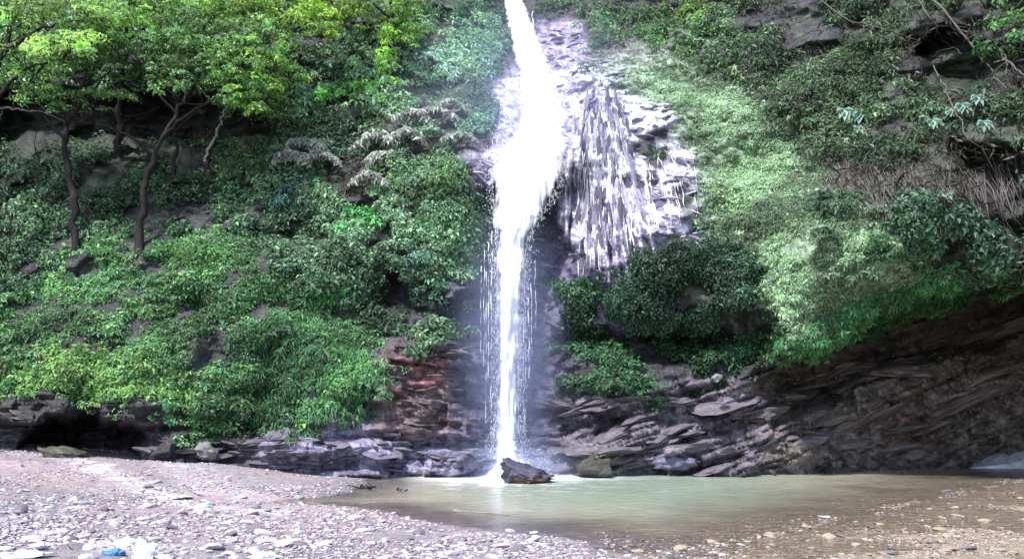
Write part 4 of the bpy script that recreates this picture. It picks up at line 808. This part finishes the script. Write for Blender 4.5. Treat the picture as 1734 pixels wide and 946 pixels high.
# upright flakes of the fluted face, and broken pale ledges: pieces of the cliff
def piece_meshes(name, protos, cols, mat):
    out_ = []
    for ci, c_ in enumerate(cols):
        for V_, F_ in protos:
            me = bpy.data.meshes.new(name); me.from_pydata(V_.tolist(), [], F_.tolist()); a = me.color_attributes.new('Col', 'FLOAT_COLOR', 'POINT')
            a.data.foreach_set('color', np.tile([*c_, 1], (len(V_), 1)).astype(np.float32).ravel()); me.materials.append(mat); out_.append(me)
    return out_
ribs = piece_meshes('rock_flute', [rock_proto(140 + k, 2, (.085, .16, 1), .35) for k in range(6)], [(.54,.51,.62), (.26,.24,.33), (.11,.10,.145)], M_CLIFF)
px, py = sample_poly([(968,225),(1000,185),(1040,160),(1065,190),(1078,270),(1092,340),(1100,400),(1085,430),(1040,430),(990,410),(955,390),(960,320)], 250, r)
for i in range(250):
    P = surf(px[i], py[i]); h = .3 + .6 * r.rand()**1.5; o = bpy.data.objects.new('rock_flute', ribs[r.randint(18)]); COL.objects.link(o); o.parent = cliff
    o.location = (P[0], P[1] + .15, P[2] + .25 * h); o.scale = (.5 + .5 * r.rand(), .8, h); o.rotation_euler = (.10 + .1 * r.randn(), -(px[i] - 1008) * .0027 + .05 * r.randn(), .5 * r.randn())
led = piece_meshes('rock_slab', [rock_proto(160 + k, 2, (1, .6, .22), .45) for k in range(6)], [(.55,.52,.62), (.36,.33,.46), (.18,.16,.24)], M_CLIFF)
def ledges(poly, n_, tl, sz, lo=0):
    px, py = sample_poly(poly, n_, r)
    for i in range(n_):
        P = surf(px[i], py[i]); s_ = sz * (.4 + r.rand()); o = bpy.data.objects.new('rock_slab', led[r.randint(lo, 18)]); COL.objects.link(o); o.parent = cliff
        o.location = (P[0], P[1] + .22 * s_, P[2]); o.scale = (s_, s_, s_ * (.6 + .6 * r.rand())); o.rotation_euler = (.2 * r.randn(), tl + .25 * r.randn(), .4 * r.randn())
ledges([(945,120),(1030,100),(1060,140),(1000,180),(960,230),(940,200)], 50, -.35, .26)
ledges([(905,45),(985,45),(1000,100),(925,115)], 34, 0, .26, 6)
ledges([(1070,160),(1140,150),(1150,200),(1110,240),(1080,230)], 24, -.1, .30, 0)
ledges([(1090,260),(1150,250),(1195,330),(1180,410),(1105,410)], 44, .1, .28)
ledges([(770,262),(830,265),(832,345),(800,330)], 20, .3, .26)
ledges([(900,380),(1000,440),(1060,490),(1040,560),(930,600),(905,480)], 40, .2, .24, 12)

# ---------------------------------------------------------------- stones on the beach
def visible_ground(n_, r, ybias=0, box=(-30, 1764, 790, 990)):
    px = box[0] + (box[1] - box[0]) * r.rand(n_); py = box[2] + (box[3] - box[2]) * r.rand(n_)**(1 + ybias); P = on_plane(px, py)
    for _ in range(4):
        z = ground_z(P[:, 0], P[:, 1], False); P = on_plane(px, py, z)
    return P, px, py
r = np.random.RandomState(88)
P, px, py = visible_ground(90000, r, 0, (-60, 1794, 742, 1000)); ok = (P[:, 1] < 26.5) & (P[:, 1] > 6.8) & (np.abs(P[:, 0]) < 17)
P, px, py = P[ok], px[ok], py[ok]; dp = sdist(P[:, 0], P[:, 1], pool)
onr = P[:, 0] > 1.2
keep = np.where(onr, dp > -2.2 * r.rand(len(P))**1.3, dp > -.06 + .12 * r.rand(len(P))) & (ground_z(P[:, 0], P[:, 1], False) > -.13)
cdep = ySurf(px, py); keep &= P[:, 1] < cdep + .3
dens = fbm(P[:, 0] * .7, P[:, 1] * 1.1, 0, 3, 301); keep &= dens > .34 + .15 * r.rand(len(P)) * 1
P, dp = P[keep], dp[keep]; sel = r.permutation(len(P))[:23000]; P, dp = P[sel], dp[sel]; n_ = len(P)
protoL = [rock_proto(60 + k, 1, (1.1, .5 + .05 * k, .24), .4) for k in range(6)]
sz = (.016 + .040 * r.rand(n_)**2.6 + .0009 * P[:, 1]) * np.where(P[:, 0] > 1.5, .85, 1)
zg = ground_z(P[:, 0], P[:, 1], True)
def stone_cols(P, n_, r):
    c = np.array([.295, .26, .285])[None] * (.5 + .9 * r.rand(n_, 1)); pk = r.rand(n_) < .18; c[pk] = np.array([.55, .42, .42]) * (.7 + .5 * r.rand(pk.sum(), 1))
    wt = r.rand(n_) < .12; c[wt] = np.array([.62, .60, .63]) * (.8 + .4 * r.rand(wt.sum(), 1)); rt = sstep(.5, 3.5, P[:, 0])[:, None]; c = c * (1 - rt) + rt * (c * .5 + .13) * np.array([.98, .83, .66])
    return np.clip(c, .03, .8)
sc_ = stone_cols(P, n_, r); a = Acc()
for k in range(6):
    V_, F_ = protoL[k]; m_ = np.arange(n_) % 6 == k; q = m_.sum(); th = r.rand(q) * 6.28; c, s_ = np.cos(th)[:, None], np.sin(th)[:, None]; Z = sz[m_][:, None]; tx = .35 * r.randn(q, 1)
    X_ = V_[None, :, 0] * c - V_[None, :, 1] * s_; Y_ = V_[None, :, 0] * s_ + V_[None, :, 1] * c; Zz = V_[None, :, 2] * (.6 + .9 * r.rand(q, 1)) + X_ * tx * .5
    VV = np.stack([X_ * Z + P[m_][:, 0:1], Y_ * Z + P[m_][:, 1:2], Zz * Z + zg[m_][:, None] + .25 * Z * .3], -1)
    FF = (F_[None] + len(V_) * np.arange(q)[:, None, None]).reshape(-1, 3); a.add(VV.reshape(-1, 3), FF, np.repeat(sc_[m_], len(V_), 0))
tag(a.build('gravel', M_STONE), 'grey and pinkish gravel strewn over the beach', 'gravel', kind='stuff')
# the larger stones, one object each
pm = []
for k in range(20):
    V_, F_ = rock_proto(80 + k, 2, (1, .6 + .25 * (k % 3) / 2, .22 + .14 * (k % 4) / 3), .35); cw = [('grey', (.34,.32,.37)), ('pale', (.55,.53,.56)), ('pinkish', (.50,.38,.38)), ('dark', (.14,.12,.14)), ('tan', (.29,.235,.175))][k % 5]
    me = bpy.data.meshes.new('stone'); me.from_pydata(V_.tolist(), [], F_.tolist()); at_ = me.color_attributes.new('Col', 'FLOAT_COLOR', 'POINT'); at_.data.foreach_set('color', np.tile([*cw[1], 1], (len(V_), 1)).astype(np.float32).ravel()); me.materials.append(M_STONE); pm.append((cw[0], me))
P, px, py = visible_ground(6000, r, 0, (-20, 1754, 800, 950)); dp = sdist(P[:, 0], P[:, 1], pool); k_ = (np.where(P[:, 0] > 1.2, dp > -.5, dp > .05)) & (P[:, 1] < ySurf(px, py) - .2); P, px, py, dp = P[k_], px[k_], py[k_], dp[k_]
cnt = 0
for i in range(len(P)):
    if cnt >= 290: break
    right = P[i, 0] > 1.2
    if py[i] < 830 and r.rand() < .6: continue
    ci = r.choice([0, 0, 0, 1, 2, 3, 0]) if not right else r.choice([4, 4, 4, 4, 3, 4, 4, 0]); nm, me = pm[ci + 5 * r.randint(4)]
    s_ = (.06 + .085 * r.rand()**2) * (.78 if right else 1) * (.8 + .02 * P[i, 1]); o = bpy.data.objects.new('stone', me); COL.objects.link(o); o.location = (P[i, 0], P[i, 1], float(ground_z(P[i:i+1, 0], P[i:i+1, 1])[0]) + .15 * s_)
    o.scale = (s_ * (1 + .3 * r.randn() * .5), s_, s_ * (.9 + .5 * r.rand())); o.rotation_euler = (.15 * r.randn(), .2 * r.randn(), r.randn() * .6)
    if right: z_ = 'in the wet shallows at the lower right' if dp[i] < .3 else 'on the brown gravel bank at right'
    elif dp[i] < .8: z_ = 'along the near edge of the pool'
    elif px[i] < 330 and py[i] > 880: z_ = 'around the plastic litter at lower left'
    elif py[i] < 850: z_ = 'on the far gravel spit below the cliff'
    elif px[i] < 330: z_ = 'on the upper beach at far left'
    elif px[i] < 640: z_ = 'on the open beach between litter and pool'
    else: z_ = 'on the gravel tongue at bottom centre'
    f_ = 'large' if s_ > .12 else 'small'
    tag(o, f'{f_} {nm} flat stone {z_}', 'stone', f'{f_} {nm} stones {z_}'); cnt += 1
# pale bank beyond the pool at right
P, px, py = visible_ground(1, r); a = Acc(); q = 500
pxx = 1620 + 180 * r.rand(q); pyy = 788 - (pxx - 1620) * .12 - 18 * r.rand(q) * sstep(1610, 1720, pxx)
Pb = at(pxx, pyy, 25.0 - (pxx - 1620) * .004); V0, F0 = protoL[0]
bank_c = at(1720, 778, 25.2); V_, F_ = rock_proto(33, 4, (2.9, 1.0, .38), .5); V_ = V_ + .12 * (fbm(V_[:, 0] * 3, V_[:, 1] * 3, V_[:, 2] * 6, 4, 5)[:, None] - .5)
t = empty('rock', bank_c, 'pale grey white rock bank at the water edge on the far right', 'rock'); mk('rock_body', rot(V_, 0, -.10, 0) + bank_c + np.array([.6, .2, -.1]), F_, M_ROCK, t, np.tile((.42, .42, .48), (len(V_), 1)), False)

# ---------------------------------------------------------------- litter and driftwood
def cloth_mat(name, col, rough=.35):
    m, n, l, p, out = newmat(name); nn = N(n, 'ShaderNodeTexNoise'); nn.inputs['Scale'].default_value = 14; nn.inputs['Detail'].default_value = 4; mr = N(n, 'ShaderNodeMapRange'); mr.inputs['To Min'].default_value = .75; mr.inputs['To Max'].default_value = 1.1
    l.new(nn.outputs['Fac'], mr.inputs[0]); vm = N(n, 'ShaderNodeVectorMath', operation='SCALE'); vm.inputs[0].default_value = col; l.new(mr.outputs[0], vm.inputs['Scale']); l.new(vm.outputs[0], p.inputs['Base Color']); p.inputs['Roughness'].default_value = rough
    b = N(n, 'ShaderNodeBump'); b.inputs['Strength'].default_value = .5; b.inputs['Distance'].default_value = .02; l.new(nn.outputs['Fac'], b.inputs['Height']); l.new(b.outputs[0], p.inputs['Normal']); return m
M_WHITE = cloth_mat('white_plastic', (.86, .86, .88)); M_BLUE = cloth_mat('blue_plastic', (.06, .20, .48)); M_TEAL = cloth_mat('green_plastic', (.40, .62, .55))
def crumple(name, px, py, wpx, hpx, mat, label, seed, cat='plastic bag', lift=.5, rz=0):
    P = on_plane(px, py + hpx / 2)
    for _ in range(5): P = on_plane(px, py + hpx / 2, float(ground_z(np.array([P[0]]), np.array([P[1]]), False)[0]))
    k = P[1] / F; V_, F_ = rock_proto(seed, 4, (1, 1, 1), .2); rn = fbm(V_[:, 0] * 2.2 + seed, V_[:, 1] * 2.2, V_[:, 2] * 2.2, 4, seed, .6); V_ = V_ * (1 + 1.1 * (np.abs(rn - .5) * 2.2 - .3))[:, None]
    V_ = V_ * np.array([wpx / 2 * k, wpx / 2 * k * .8, hpx * k * lift]); V_ = rot(V_, 0, 0, rz); V_[:, 2] = np.maximum(V_[:, 2], -.02) ; o = mk(name, V_ , F_, mat, None, None, True); o.location = (P[0], P[1], P[2] + .02); return tag(o, label, cat)
crumple('plastic_bag', 248, 924, 52, 46, M_WHITE, 'bulging crumpled white plastic bag on the beach at lower left', 1, lift=.8, rz=.3)
crumple('plastic_bag', 212, 914, 46, 18, M_WHITE, 'flat white plastic scrap touching the bulging white bag', 2)
crumple('plastic_bag', 190, 932, 44, 18, M_BLUE, 'crumpled blue plastic bag left of the white bag', 3)
crumple('plastic_sheet', 345, 851, 40, 16, M_TEAL, 'pale green plastic scrap on the gravel near the wash', 4, 'plastic sheet', .3)
crumple('plastic_sheet', 300, 838, 70, 8, M_WHITE, 'long white plastic strip lying behind the pale green scrap', 5, 'plastic sheet', .3)
crumple('plastic_bag', 444, 935, 52, 20, M_WHITE, 'white plastic bag half buried in gravel at the bottom edge', 6, lift=.4)
crumple('plastic_bag', 66, 920, 34, 16, M_WHITE, 'small white plastic bag at the bottom left', 7, lift=.4)
crumple('plastic_sheet', 40, 936, 110, 14, M_WHITE, 'white plastic sheet spread along the bottom left corner', 8, 'plastic sheet', .25)
def stick(px0, py0, px1, py1, rd, mat, label, seed, z=.02, ntw=2, wob=.03):
    a_ = on_plane(px0, py0, z); b_ = on_plane(px1, py1, z); P = wander(a_, b_, 12, wob, seed); t = empty('stick', a_, label, 'stick'); V_, F_ = tube(P, rd * np.linspace(1, .45, 12) * (1 + .2 * np.random.RandomState(seed).randn(12)), 6); mk('branch', V_, F_, mat, t, None, True)
    rs = np.random.RandomState(seed)
    for _ in range(ntw):
        i = rs.randint(1, 8); e = P[i] + np.array([rs.randn() * .18, rs.randn() * .12, .05 + .06 * rs.rand()]); V_, F_ = tube(wander(P[i], e, 5, .01, seed + 3), np.linspace(rd * .6, rd * .25, 5), 4); mk('twig', V_, F_, mat, t, None, True)
stick(612, 822, 636, 826, .035, M_BARK, 'knobbly dark stick poking out of the shallow water left of the plunge', 1, ntw=4, z=.04)
stick(672, 827, 690, 828, .028, M_BARK, 'short dark stick in the pool to the right of the knobbly one', 2, ntw=2, z=.03)
stick(768, 864, 862, 871, .020, M_BARK2, 'long pale stick floating in the pool near the gravel', 3, ntw=0, wob=.01, z=.015)
stick(520, 851, 680, 850, .018, M_BARK2, 'long pale reed lying along the shallow edge by the spit', 4, ntw=0, z=.02)

# ---------------------------------------------------------------- mist around the fall
import bmesh
def mist(px, py, Y, rx, ry, dpth, dens, lab):
    m = bpy.data.materials.new('mist'); m.use_nodes = True; n = m.node_tree.nodes; l = m.node_tree.links; n.clear()
    o_ = n.new('ShaderNodeOutputMaterial'); v = n.new('ShaderNodeVolumePrincipled'); v.inputs['Color'].default_value = (.60, .68, 1, 1); v.inputs['Anisotropy'].default_value = .1
    tc = n.new('ShaderNodeTexCoord'); le = n.new('ShaderNodeVectorMath'); le.operation = 'LENGTH'; l.new(tc.outputs['Object'], le.inputs[0])
    mr = n.new('ShaderNodeMapRange'); mr.interpolation_type = 'SMOOTHSTEP'; mr.inputs['From Min'].default_value = 1; mr.inputs['From Max'].default_value = .05; mr.inputs['To Min'].default_value = 0; mr.inputs['To Max'].default_value = dens
    l.new(le.outputs['Value'], mr.inputs[0]); l.new(mr.outputs[0], v.inputs['Density']); l.new(v.outputs[0], o_.inputs['Volume'])
    me = bpy.data.meshes.new('mist'); bm = bmesh.new(); bmesh.ops.create_uvsphere(bm, u_segments=32, v_segments=20, radius=1); bm.to_mesh(me); bm.free(); me.materials.append(m)
    o = bpy.data.objects.new('mist', me); COL.objects.link(o); k = Y / F; o.location = at(px, py, Y); o.scale = (rx * k, dpth, ry * k); tag(o, lab, 'mist', kind='stuff')
mist(890, 190, 25.6, 300, 300, 2.6, .07, 'bright mist spreading round the upper leap of the waterfall')
mist(905, 200, 25.8, 95, 140, 1.0, .35, 'dense bright spray where the upper leap hits its ledge')
mist(860, 600, 22.9, 120, 330, 1.6, .27, 'thin mist hanging beside the lower plunge')
mist(858, 792, 22.3, 170, 60, 1.3, .55, 'spray mist over the foot of the waterfall')
print('tris', sum(len(o.data.polygons)*(2 if o.name.startswith(('cliff','ground','pool')) else 1) for o in S.objects if o.type == 'MESH'))
